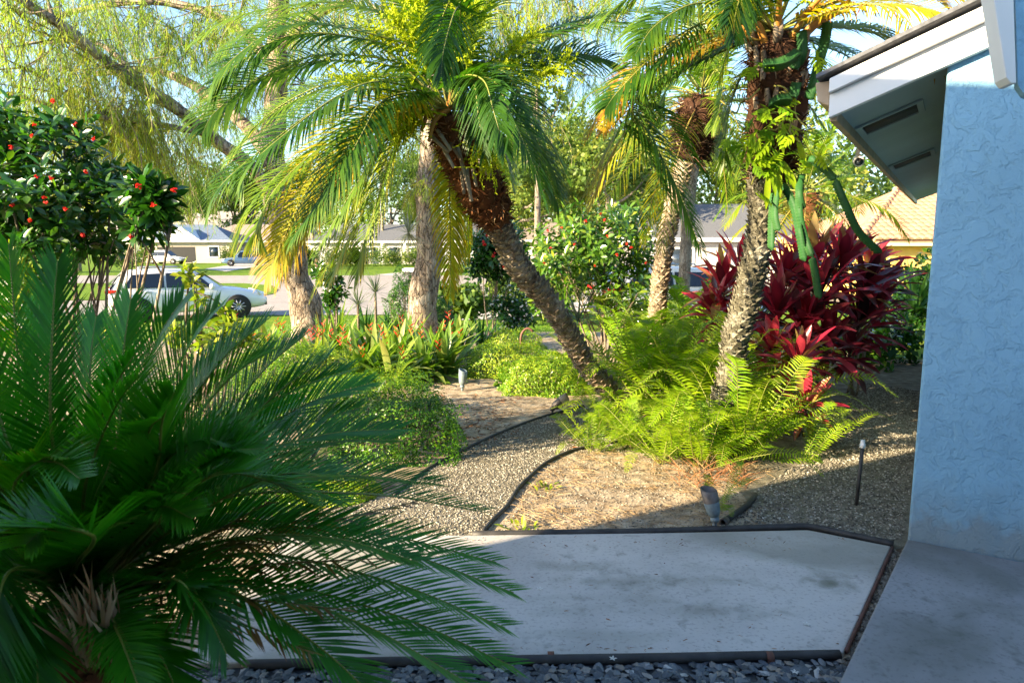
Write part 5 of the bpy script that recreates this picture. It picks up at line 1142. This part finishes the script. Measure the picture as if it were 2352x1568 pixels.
        for wx in (.88, 3.78):
            c = V((wx*s, sg*(hw - .1), .36)); ay = V((0, sg, 0))
            m = MB(); lathe(m, [(.405, -.02), (.405, .112), (.32, .112), (.32, -.02)], c, ay, 22); B(m, 'wheel_arch', M_rubber)
            m = MB(); lathe(m, [(.25, -.1), (.35, -.09), (.36, -.05), (.36, .1), (.345, .125), (.25, .128)], c, ay, 24); w_ = B(m, 'wheel', M_rubber)
            m = MB(); lathe(m, [(.245, .05), (.245, .118), (.225, .128), (.21, .09), (.0, .09)], c, ay, 20)
            for k in range(10):
                an = 2*PI*k/10; d = V((math.cos(an), 0, math.sin(an))); tube(m, [c + ay*.115 + d*.04, c + ay*.115 + d*.225], [.028, .02], 5)
            lathe(m, [(.06, .08), (.06, .13), (.0, .135)], c, ay, 12); B(m, 'rim', M_alloy, True, w_)
    # rear window / windshield
    for (xs, xe, zb, zt_, nm, sg) in ((x0 + .02, xa - .02, 1.1, H1 - .1, 'rear_window', -1), (x1 - .06, xb + .1, 1.02, H1 - .09, 'windshield', 1)):
        m = MB(); f = (zb - 1.0)/(H1 - 1.0)
        xm = (xs + xe)/2; off = V((sg*.05, 0, .055))
        pb = [V((xs*s, -hw*.74, zb)), V((xs*s, hw*.74, zb)), V((xe*s, hw*.62, zt_)), V((xe*s, -hw*.62, zt_))]
        slabpts(m, [q + off for q in pb], V((sg*.012, 0, .012))); B(m, nm, M_carglass, False)
    m = MB(); box(m, (-.01, 0, .84), (.03, .5, .14)); B(m, 'license_plate', M_pale, False)
    m = MB(); box(m, (.03, 0, .45), (.1, Wd*.8, .1)); box(m, (L - .05, 0, .42), (.1, Wd*.62, .12)); box(m, (L - .06, 0, .62), (.1, Wd*.3, .14)); B(m, 'bumper_trim', M_rubber, False)
    if pickup:
        m = MB(); box(m, (.7*s, 0, 1.1), (1.3, Wd*.82, .03)); B(m, 'cargo_bed', M_rubber, False)
    return t
pc = G(232, 742); pc = V((D(222, 700, 21.2).x, 21.2, LOW + .02))
fr_ = V((D(585, 700, 23.6).x, 23.6, LOW + .02)); an = math.atan2(fr_.y - pc.y, fr_.x - pc.x)
ang = R(30)
car('silver white sport utility car parked left behind the sago palm', 'car', V((D(228, 700, 21.4).x, 21.4 + .4, LOW + .03)), ang, M_carwhite, 4.8, 1.9, 1.63)
car('blue pickup parked on the driveway across the street', 'car', V((D(610, 600, 84).x, 84, LOW + .05)), R(205), M_carblue, 5.0, 1.95, 1.8, pickup=True)
car('white car at the open garage of the blue-roofed house', 'car', V((D(345, 597, 92).x, 92, LOW + .05)), R(-8), M_carwhite, 4.9, 1.9, 1.75)
car('white sedan parked on the side driveway behind the slender palm trunk', 'car', V((D(1370, 690, 16.5).x, 16.5, gz(16.5) + .02)), R(10), M_carwhite, 4.7, 1.85, 1.5)

M_greyroof = plain('pale_grey_roof', (0.30, 0.27, 0.26), 0.9, var=.1, scale=2)
# ------------------------------------------------------------------ houses across the street
def gable_roof(mb, c, a, b, hx, hy, z0, rise, hip=0.0, th=.12):
    """ridge along a"""
    r0, r1 = c - a*(hx - hip) + V((0, 0, rise)), c + a*(hx - hip) + V((0, 0, rise))
    e = [c - a*hx - b*hy, c + a*hx - b*hy, c + a*hx + b*hy, c - a*hx + b*hy]
    e = [q + V((0, 0, 0)) for q in e]; dn = V((0, 0, -th))
    vs = e + [r0, r1] + [q + dn for q in e]
    mb.add(vs, [(0, 1, 5, 4), (2, 3, 4, 5), (1, 2, 5), (3, 0, 4), (0, 6, 7, 1), (1, 7, 8, 2), (2, 8, 9, 3), (3, 9, 6, 0), (9, 8, 7, 6)])
def house_box(name, label, cx, cy, rz, w, d, hwall, rise, wallm, roofm, hip, openings, over=.6, z=LOW):
    """openings: (kind, x centre along front, width, z0, z1)"""
    t = thing(name, label, 'house', (cx, cy, z)); a = V((math.cos(rz), math.sin(rz), 0)); b = V((-a.y, a.x, 0)); c = V((cx, cy, z))
    mb = MB(); box(mb, c + V((0, 0, hwall/2)), (w, d, hwall), rz); flat(mb.build('wall', wallm, t))
    mb = MB(); gable_roof(mb, c + V((0, 0, hwall + .14)), a, b, w/2 + over, d/2 + over, 0, rise, hip); flat(mb.build('roof', roofm, t))
    mb = MB()
    for sg in (-1, 1): box(mb, c + b*(sg*(d/2 + over + .03)) + V((0, 0, hwall + .06)), (w + 2*over, .05, .26), rz); box(mb, c + a*(sg*(w/2 + over + .03)) + V((0, 0, hwall + .06)), (.05, d + 2*over, .26), rz)
    flat(mb.build('fascia', M_white, t))
    for (kd, x, ww, z0, z1) in openings:
        q = c + a*x - b*(d/2) + V((0, 0, (z0 + z1)/2)); mb = MB()
        if kd == 'window':
            for sx in (-1, 1): box(mb, q + a*(sx*(ww/2 + .06)) - b*.03, (.12, .08, z1 - z0 + .24), rz); 
            for sz in (-1, 1): box(mb, q + V((0, 0, sz*((z1 - z0)/2 + .06))) - b*.03, (ww, .08, .12), rz)
            f = flat(mb.build('window', M_white, t)); mb = MB(); box(mb, q - b*.012, (ww, .02, z1 - z0), rz); o = mb.build('pane', M_glass, None, origin=t['_o']); o.parent = f; o.location = (0, 0, 0)
        elif kd == 'garage':
            n = 5; h = (z1 - z0)/n
            for k in range(n): box(mb, q + V((0, 0, (k + .5)*h - (z1 - z0)/2)) - b*.03, (ww, .06, h - .03), rz)
            flat(mb.build('garage_door', M_white, t))
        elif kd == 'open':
            box(mb, q - b*.02, (ww, .04, z1 - z0), rz); flat(mb.build('garage_shade_panel', M_dark, t))  # near-black panel on the wall, shade of the garage interior put into its colour
        elif kd == 'column':
            box(mb, q - b*1.0, (ww, ww, z1 - z0), rz); flat(mb.build('column', M_white, t))
        elif kd == 'door':
            box(mb, q - b*.03, (ww, .06, z1 - z0), rz); flat(mb.build('door', M_rust, t))
    return t
X_ = lambda px, y: D(px, 600, y).x
h1 = house_box('garage_house', 'cream house with blue-grey hip roof and open garage across the street', X_(415, 98), 102, R(4), 13.6, 9, 3.0, 2.4, M_cream, M_shingleb, 4.2,
          [('open', -.6, 5.2, .1, 2.3), ('window', 4.6, 1.3, .9, 2.3), ('garage', -5.2, 2.4, .1, 2.3)])
mb = MB(); cc_ = V((X_(420, 97), 97.2, LOW + 3.2)); slabpts(mb, [cc_ + V((-2.6, -.2, 0)), cc_ + V((2.6, -.2, 0)), cc_ + V((0, -.2, 1.9))], V((0, 3, 0)))
flat(mb.build('entry_gable', M_white, h1))
house_box('brown_roof_house', 'house with brown hip roof and white garage door behind the blue pickup', X_(600, 104), 108, R(-6), 19, 10, 3.0, 2.6, M_pale, M_shinglet, 4.5, [('garage', -3.4, 5, .1, 2.3), ('window', 3.5, 1.8, .9, 2.2)])
house_box('ranch_house', 'long low ranch house with dark roof and white columns behind round bushes', X_(930, 92), 98, R(0), 26, 10, 2.9, 2.4, M_pale, M_shingle, 4.0,
          [('column', x, .3, 0, 2.9) for x in (-6, -3, 0, 3, 6, 9)] + [('window', x, 1.6, .8, 2.2) for x in (-4.5, -1.5, 1.5, 4.5, 8)] + [('door', 10.5, 1.0, .1, 2.2)])
house_box('tall_roof_house', 'large pale house with a wide light roof standing behind the blue-roofed house', X_(455, 128), 132, R(0), 30, 12, 4.2, 4.6, M_pale, M_greyroof, 2, [('window', 2, 1.6, 1, 2.4)])
house_box('grey_roof_house', 'house with grey shingle roof seen over the red cordylines', X_(1680, 46), 50, R(-4), 13, 9, 2.75, 2.5, M_pale, M_shingle, 4.4, [('window', -3.2, 1.6, .8, 2.2), ('window', 1.5, 1.6, .8, 2.2)])
house_box('far_house', 'house with low tan roof glimpsed between the leaning trunk and flowering shrub', X_(1330, 80), 84, R(3), 20, 9, 2.9, 2.6, M_cream, M_shinglet, 4, [('garage', -6.5, 4.8, .1, 2.3), ('window', 0, 1.8, .8, 2.2), ('window', 5, 1.8, .8, 2.2)])
# yellow house with barrel tile roof
yl = thing('tile_roof_house', 'yellow house with terracotta barrel tile roof right of the cordylines', 'house', (X_(2090, 26), 28, 0))
yy = 27.0; ze = D(2080, 553, yy).z; x0 = X_(1985, yy); x1 = X_(2300, yy)
mb = MB(); slabpts(mb, [V((x0, yy + .5, -.4)), V((x1, yy + .5, -.4)), V((x1, yy + .5, ze - .1)), V((x0, yy + .5, ze - .1))], V((0, 8, 0))); flat(mb.build('wall', M_yellow, yl))
mb = MB(); box(mb, ((x0 + x1)/2, yy - .02, ze - .10), (x1 - x0 + .8, .12, .2)); flat(mb.build('fascia', M_cream, yl))
mb = MB(); slabpts(mb, [V((x0 - .4, yy + .04, ze - .18)), V((x1 + .4, yy + .04, ze - .18)), V((x1 + .4, yy + .5, ze - .18)), V((x0 - .4, yy + .5, ze - .18))], V((0, 0, -.03))); flat(mb.build('soffit', M_yellow, yl))
tw, rl, sl = .30, .40, .42
def tile_plane(mb, o, u, v, nu, nv, cond):
    n = u.cross(v).normalized()
    for j in range(nv):
        for i in range(nu):
            c = o + u*(i*tw) + v*(j*rl)
            if not cond(c): continue
            vs = []; k = 5; ti = uni(.0, 1)
            for (q, lift) in ((0, .05), (1.12, .015)):
                for m in range(k + 1):
                    an = PI*m/k; vs.append(c + u*(tw*.5 - math.cos(an)*tw*.5) + v*(q*rl) + n*(math.sin(an)*.085 + lift))
            fs = [(m, m+1, k+1+m+1, k+1+m) for m in range(k)] + [tuple(range(k, -1, -1))]
            mb.add(vs, fs, ti)
mb = MB(); vv = V((0, math.cos(sl), math.sin(sl))); hipx = X_(1990, yy) - .3
tile_plane(mb, V((x0 - 1.2, yy - .15, ze)), V((1, 0, 0)), vv, int((x1 - x0 + 2)/tw), 15, lambda c: c.x > hipx + (c.y - yy)*.80)
flat(mb.build('roof', M_tile, yl))
mb = MB(); slabpts(mb, [V((hipx, yy - .1, ze - .02)), V((x1 + .4, yy - .1, ze - .02)), V((x1 + .4, yy + 5.5, ze + 5.6*math.tan(sl) - .05)), V((hipx + 4.4, yy + 5.5, ze + 5.6*math.tan(sl) - .05))], V((0, 0, -.04))); slabpts(mb, [V((hipx, yy - .1, ze - .02)), V((hipx + 4.4, yy + 5.5, ze + 5.6*math.tan(sl) - .05)), V((hipx, yy + 9, ze - .02))], V((0, 0, -.04))); flat(mb.build('roof_deck', M_tile, yl))
mb = MB()
for k in range(17):
    p = V((hipx + k*.27 - .05, yy - .1 + k*.335, ze + .08 + k*.335*math.tan(sl))); d = V((.27, .335, .335*math.tan(sl)))
    tube(mb, [p, p + d*1.1], [.15, .11], 8, uni(0, 1))
mb.build('hip_tiles', M_tile, yl)
mb = MB(); q = V((X_(2063, yy), yy + .45, ze - 1.5)); box(mb, q, (1.2, .06, 1.3)); flat(mb.build('window', M_glass, yl)) if False else None

# ------------------------------------------------------------------ far trees, bushes, street furniture
def cloud_tree(name, label, cat, base, th, tr, blobs, n, leaf, tint, group=None, m=None, limbs=6):
    t = thing(name, label, cat, base, group); base = V(base); mb = MB(); tm = MB()
    tot = sum(r*r for c, r in blobs)
    for c, r in blobs:
        c = base + V(c); k = max(10, int(n*r*r/tot))
        sub = [(c + rdir(-.7, 1)*r*uni(.35, 1), r*uni(.35, .62), tint + gau(0, .16)) for _ in range(9)]
        for _ in range(k):
            s, q, ti = rnd.choice(sub); p = s + rdir()*q*(rnd.random()**.4); nn = (rdir() + V((0, 0, .4))).normalized(); d = perp(nn); w = nn.cross(d); l = leaf*uni(.5, 1.4)
            mb.add([p - d*l*.5, p + w*l*.3, p + d*l*.5, p - w*l*.3], [(0, 1, 2, 3)], min(1, max(0, ti + gau(0, .08))))
    mb.build('crown', m or M_far, t)
    if th > 0:
        top = base + V((0, 0, th)); P = cr([base + V((0, 0, -.1)), base + V((uni(-.15, .15), 0, th*.5)), top], 8); tube(tm, P, [tr*(1 - .05*i) for i in range(9)], 9)
        for k in range(limbs):
            c, r = blobs[k % len(blobs)]; e = base + V(c) + rdir()*r*.3; tube(tm, cr([P[5 + k % 4], (P[6] + e)/2 + V((0, 0, -.1)), e], 6), [tr*.5*(1 - .12*i) for i in range(7)], 6)
        tm.build('trunk', M_farbark, t)
    return t
TL = [(-60, 60, 9, 'leafy tree far left behind the flowering shrub'), (180, 66, 8, 'mid green tree left of the blue-roofed house'), (330, 118, 16, 'dark tree rising over the blue-roofed house'), (470, 146, 21, 'tall hazy tree behind the wide light roof'),
      (590, 118, 17, 'tree filling the gap left of the left trunk'), (700, 122, 17, 'tree over the brown-roofed house'), (800, 118, 16, 'tree behind the brown roof right end'), (900, 112, 16, 'tree over the ranch house left half'), (1010, 116, 18, 'tree over the ranch house right half'),
      (1130, 70, 12, 'pale green loose tree behind the leaning palm neck'), (1240, 64, 14, 'light green tree left of the flowering shrub top'), (1330, 74, 15, 'sunlit tree behind the broad flowering shrub'), (1430, 66, 15, 'tree between the flowering shrub and slender palm'),
      (1540, 80, 17, 'tree behind the slender palm trunk'), (1690, 84, 13, 'low tree behind the grey roof'), (1960, 42, 10, 'dark feathery tree right of the short palm'), (1780, 62, 10, 'tall tree behind the cactus-covered palm'), (2080, 70, 6.5, 'low tree behind the tiled roof'),
      (1190, 96, 19, 'tall pale tree behind the pine seen through the leaning palm'), (1380, 104, 20, 'tallest hazy tree behind the broad flowering shrub'), (1860, 74, 14, 'tree rising behind the short palm crown'), (640, 150, 22, 'far tall tree between the left trunk and the brown roof')]
TL += [(1175, 50, 10, 'yellow-green tree behind the leaning palm neck, nearest of the group'), (1285, 54, 12, 'bright tree standing over the left part of the broad flowering shrub'), (1395, 48, 10.5, 'bright tree standing over the right part of the broad flowering shrub'), (1500, 57, 13, 'tree left of the slender palm crown'),
       (1735, 60, 11, 'tree right of the slender palm over the grey roof'), (1640, 72, 13, 'tree between slender palm and cactus-covered palm'), (440, 116, 14, 'dark tree behind the ridge of the blue-roofed house, right part'), (545, 122, 16, 'dark tree just left of the left trunk over the brown roof')]
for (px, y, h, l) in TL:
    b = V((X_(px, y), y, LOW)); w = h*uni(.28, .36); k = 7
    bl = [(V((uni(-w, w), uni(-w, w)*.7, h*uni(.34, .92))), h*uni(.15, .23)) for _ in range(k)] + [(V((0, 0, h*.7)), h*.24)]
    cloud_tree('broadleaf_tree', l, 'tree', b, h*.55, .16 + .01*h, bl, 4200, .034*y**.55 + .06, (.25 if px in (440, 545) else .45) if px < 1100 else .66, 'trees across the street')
for (px, y, h, l) in ((1232, 46, 13, 'slim pine with bare pale trunk seen through the leaning palm fronds'), (880, 96, 16, 'straight pine standing before the ranch house'), (1470, 58, 15, 'pine with high loose crown behind the slender palm')):
    b = V((X_(px, y), y, LOW)); cloud_tree('pine_tree', l, 'tree', b, h*.95, .24, [(V((uni(-1.6, 1.6), uni(-1, 1), h*(.52 + .055*k))), h*.1) for k in range(9)], 2600, .3, .4, 'pines', None, 9)
for (px, py, y, w, h, l, ti) in ((868, 0, 82, 2.2, 2.0, 'round bush left of the pine trunk at the ranch house', .5), (935, 0, 82, 2.0, 1.8, 'round bush right of the pine trunk at the ranch house', .6), (905, 0, 84, 1.6, 1.5, 'smaller bush between the two round ranch house bushes', .7), (830, 0, 86, 1.6, 1.6, 'dark bush at the left end of the ranch house', .25),
                                 (322, 0, 60, 1.9, 3.4, 'yellow-green bush left of the open garage house', .7), (285, 0, 56, 1.9, 3.0, 'dark green bush behind the grey car roof', .35), (522, 0, 96, 1.6, 2.4, 'leafy bush beside the cream house window', .35), (590, 0, 88, 1.6, 1.9, 'dark bush right behind the blue pickup', .3), (770, 0, 72, 2.0, 2.2, 'dark shrub across the street right of the left trunk', .2)):
    b = V((X_(px, y), y, LOW)); cloud_tree('round_bush', l, 'bush', b, 0, 0, [(V((uni(-.4, .4)*w, uni(-.3, .3)*w, h*.5)), w*.62) for _ in range(4)] + [(V((0, 0, h*.45)), w*.75)], 1500, .2, ti, 'bushes across the street')
for (px, y, w, h, l, ti) in ((1062, 19, 1.0, 1.0, 'low green bush on the near side of the street right of the second trunk', .5), (1150, 22, 1.3, 1.7, 'bush on the near side of the street behind the small dark tree', .45), (1255, 20, 1.3, 2.0, 'tall bush behind the left side of the broad flowering shrub', .6),
                                 (1345, 22, 1.5, 2.3, 'tall bush behind the middle of the broad flowering shrub', .5), (1460, 19, 1.1, 1.6, 'bush between the broad flowering shrub and the white sedan', .55), (655, 76, 1.9, 2.0, 'bush across the street just left of the left trunk', .4), (700, 80, 2.0, 2.3, 'bush across the street hidden behind the left trunk', .5),
                                 (800, 84, 2.2, 2.2, 'bush across the street between trunk fronds and the ranch house', .45), (985, 84, 2.0, 2.0, 'bush at the right end of the ranch house front', .5)):
    b = V((X_(px, y), y, gz(y))); cloud_tree('round_bush', l, 'bush', b, 0, 0, [(V((uni(-.4, .4)*w, uni(-.3, .3)*w, h*uni(.35, .7))), w*.5) for _ in range(6)], 2200, .04*y**.5 + .02, ti, 'bushes across the street' if y > 50 else 'bushes along the near side of the street')
# planting on the right, in front of the yellow house
for (x, y, z, r, n, l, ti) in ((2085, 12.5, .9, .62, 1500, 'dark green shrub against the yellow house wall', .4), (2120, 11.5, .8, .55, 1300, 'leafy shrub close to the corner of the blue wall', .35), (2050, 9.6, .32, .4, 900, 'low dark shrub at the end of the gravel bed', .2), (2010, 9.0, .25, .35, 800, 'low reddish shrub under the outer cordyline', .5)):
    b = V((X_(x, y), y, gz(y))); cloud_tree('garden_shrub', l, 'shrub', b, 0, 0, [(V((uni(-.3, .3), uni(-.2, .2), z*uni(.6, 1.2))), r) for _ in range(4)], n, .11, ti, None, M_jat)
strappy('palm_shrub', 'fan-like green palm shrub in front of the yellow wall', 'shrub', V((X_(2110, 11), 11, .6)), 34, .8, .06, M_strap, .35, None, (0, 80), .6, 5)
# tall sabal palm trunk and low fan palm at middle distance
b = V((X_(1572, 15), 15, gz(15))); sp = thing('queen_palm', 'tall palm with smooth pale trunk directly behind the slender palm', 'palm tree', b, 'date palms')
mb = MB(); tube(mb, cr([b, D(1578, 520, 15), D(1590, 400, 15), D(1605, 330, 15), D(1612, 260, 15)], 16), [.13]*10 + [.12]*7, 12); mb.build('trunk', M_bark2, sp)
crown_fronds(sp, D(1613, 250, 15), ZUP, 20, 2.6, (75, -35), .2, tint=(.35, .55), tip=.2, ll=.5, lw=.035, nl=30, yel=.2)
mbx = G(936, 640); mbx = V((D(940, 600, 30).x, 30, LOW + .02)); t = thing('mailbox', 'grey mailbox with white top standing by the street left of the second trunk', 'mailbox', mbx)
mb = MB(); box(mb, mbx + V((0, 0, .62)), (.12, .12, 1.25)); flat(mb.build('post', M_bronze, t))
mb = MB(); n = 9; prof = [(math.cos(PI*k/(n-1))*.16, math.sin(PI*k/(n-1))*.16) for k in range(n)]; slabpts(mb, [mbx + V((-.3, x, 1.27 + z + (.0 if z > 0 else -.13))) for x, z in prof], V((.62, 0, 0))); mb.build('box', M_white, t, smooth=False)
mb = MB(); box(mb, mbx + V((0, 0, 1.17)), (.56, .3, .1)); flat(mb.build('support', M_bronze, t))
p = G(748, 628); p = V((D(728, 615, 50).x, 50, LOW)); mb = MB(); box(mb, p + V((0, 0, .75)), (.22, .22, 1.5)); o = flat(mb.build('gate_post', M_rust, None, origin=p)); 
box2 = MB(); tag(o, 'brown wooden post at the far kerb beside the left trunk', 'post'); bevel(o, .03)

# ------------------------------------------------------------------ loose ground matter
def inpoly(x, y, P):
    c = False; j = len(P) - 1
    for i in range(len(P)):
        xi, yi = P[i][0], P[i][1]; xj, yj = P[j][0], P[j][1]
        if (yi > y) != (yj > y) and x < (xj - xi)*(y - yi)/(yj - yi) + xi: c = not c
        j = i
    return c
def pebbles(name, poly, n, r, m, z=.008, flatn=.6, tmin=0, tmax=1, label=None, jag=.35):
    mb = MB(); xs = [p[0] for p in poly]; ys = [p[1] for p in poly]; k = 0; tries = 0
    while k < n and tries < n*12:
        tries += 1; x, y = uni(min(xs), max(xs)), uni(min(ys), max(ys))
        if not inpoly(x, y, poly): continue
        k += 1; s = r*uni(.55, 1.5); an = uni(0, PI); ca, sa = math.cos(an), math.sin(an); tl = uni(-.35, .35); c = V((x, y, gz(y) + z + s*.25))
        vs = []
        for (a, b, h) in ((1, 0, 0), (.3, .9, .1), (-.8, .6, -.05), (-.9, -.5, .05), (.1, -1, 0), (.0, .1, 1), (.2, 0, -1)):
            a *= s*uni(1 - jag, 1 + jag); b *= s*.75*uni(1 - jag, 1 + jag); hh = h*s*flatn + a*tl
            vs.append(c + V((a*ca - b*sa, a*sa + b*ca, hh)))
        mb.add(vs, [(0, 1, 5), (1, 2, 5), (2, 3, 5), (3, 4, 5), (4, 0, 5), (1, 0, 6), (2, 1, 6), (3, 2, 6), (4, 3, 6), (0, 4, 6)], uni(tmin, tmax))
    o = mb.build(name, m, None, smooth=False); o['kind'] = 'stuff'; 
    if label: o['label'] = label
    return o
pathpoly = [(-1.6, 3.55)] + [tuple(q) for q in gp[:1]] + [tuple(q) for q in gp] + [(1.6, 5.6)] + [tuple(q) for q in gp2[::-1]] + [(-.15, 3.6)]
pebbles('path_gravel', pathpoly, 16000, .0062, M_pebble, .008, .6, .15, .95)
gbed = [G(*q).xy for q in ((1655, 1210), (1860, 1207), (2042, 1246), (2075, 1238), (2090, 1120), (2112, 900), (1990, 880), (1880, 960), (1850, 1060), (1730, 1130))]
pebbles('bed_gravel', gbed, 15000, .0072, M_pebble, .008, .6, .0, .9)
fbed = [G(*q).xy for q in ((1115, 1222), (1640, 1212), (1720, 1130), (1800, 1050), (1340, 1030), (1250, 1075), (1185, 1150))]
pebbles('bed_shells', fbed, 4200, .006, M_pebble, .004, .6, .1, .85)
sl_ = [(-1.3, 1.75), (1.62, 1.75)] + [(p.x, p.y - .035) for p in reversed(ne)] + [(-1.3, ne[0].y - .04)]
struct(sheet('slate_bed', [(-3.4, 1.2), (1.2, 1.2), (1.25, ne[-1].y)] + [(p.x, p.y) for p in reversed(ne[:-1])] + [(-3.4, ne[0].y)], .006, M_slate))
pebbles('slate_chips', sl_, 5200, .0185, M_slate, .008, .32, 0, 1, None, .5)
gap = [e0.xy + (-aX*.0).xy, e1.xy, V((wk[4].x + .02, wk[4].y)), V((wk[3].x + .02, wk[3].y))]
pebbles('gap_pebbles', [tuple(q) for q in gap], 900, .011, M_pebble, .006, .6, 0, .6)
M_straw = leafmat('straw', [(0, (0.12, 0.065, 0.03)), (0.5, (0.30, 0.19, 0.09)), (1, (0.5, 0.37, 0.22))], 0.0, 0.9, 0.15)
# pine straw and dry fronds
mb = MB()
for _ in range(3000):
    x, y = G(uni(1180, 1800), uni(1040, 1215)).xy
    if not inpoly(x, y, fbed): continue
    if noise.noise(V((x*3, y*3, 0))) < -.12: continue
    a = uni(0, 2*PI); d = V((math.cos(a), math.sin(a), uni(-.05, .25))).normalized(); blade(mb, V((x, y, .012)), d, perp(d), uni(.05, .15), .003, .3, 2, uni(.45, 1))
mb.build('pine_straw', M_straw)['kind'] = 'stuff'
mb = MB()
for _ in range(170):
    x, y = G(uni(1560, 1720), uni(1075, 1130)).xy; a = uni(0, 2*PI); d = V((math.cos(a), math.sin(a), uni(.2, 1.2))).normalized(); blade(mb, V((x, y, .012)), d, perp(d), uni(.08, .26), .005, .5, 3, uni(.4, .9))
mb.build('fern_stubble', M_fibre)['kind'] = 'stuff'
mb = MB()
for _ in range(1500):
    q = G(uni(985, 1330), uni(870, 1040)); x, y = q.xy
    if noise.noise(V((x*2.2, y*2.2, 5))) < .02: continue
    a = uni(0, 2*PI); d = V((math.cos(a), math.sin(a), uni(0, .3))).normalized(); blade(mb, V((x, y, .009)), d, perp(d), uni(.015, .06), uni(.004, .012), .2, 2, uni(0, .8))
mb.build('leaf_litter', M_fibre)['kind'] = 'stuff'
mb = MB()
for _ in range(150):
    q = rnd.random(); px, py = (uni(1060, 1950), 1233 + abs(gau(0, 14))) if q < .5 else ((uni(1000, 1930), 1493 - abs(gau(0, 12))) if q < .75 else (uni(1000, 2000), uni(1240, 1490)))
    p = onz(px, py, zs + .003); a = uni(0, 2*PI); d = V((math.cos(a), math.sin(a), uni(0, .3))).normalized(); blade(mb, p, d, perp(d), uni(.006, .03), uni(.002, .006), .2, 2, uni(.1, .9))
mb.build('walk_litter', M_fibre)['kind'] = 'stuff'
for (px, py, l) in ((1240, 1352, 'white fallen blossom lying alone in the middle of the concrete walk'), (1826, 1543, 'white fallen blossom on slate chips near the porch floor'), (1408, 1512, 'white fallen blossom on the black edging pipe'), (1853, 1433, 'tiny white petal on the right part of the concrete walk')):
    p = onz(px, py, .034 if py < 1500 else .05); mb = MB()
    for k in range(5):
        a = 2*PI*k/5 + uni(-.2, .2); d = V((math.cos(a), math.sin(a), .25)).normalized(); foldleaf(mb, p, d, ZUP, .017, .008, .2, .2, 2, .8, 0, 'oval')
    o = mb.build('fallen_blossom', M_wflower, None, origin=p); tag(o, l, 'blossom', 'fallen blossoms')
for (px, py) in ((1195, 1215), (1250, 1120)):
    b = G(px, py); strappy('weed_seedling', 'small green weed at the walk edging on bare soil' if py > 1200 else 'small green weed in the sunlit bed right of the path edging', 'weed', b, 14, .06, .026, M_gold, .75, 'weeds', (10, 80), .5, 3, None, 'oval')
# lawn blades near the street side
mb = MB()
for _ in range(16000):
    y = uni(13.6, 23.4); x = uni(-6.5, 1.5)
    a = uni(0, 2*PI); d = V((math.cos(a)*.5, math.sin(a)*.5, 1)).normalized(); blade(mb, V((x, y, gz(y))), d, perp(d), uni(.04, .09), .012, .3, 1, uni(.3, .7))
mb.build('lawn_blades', M_gold)['kind'] = 'stuff'
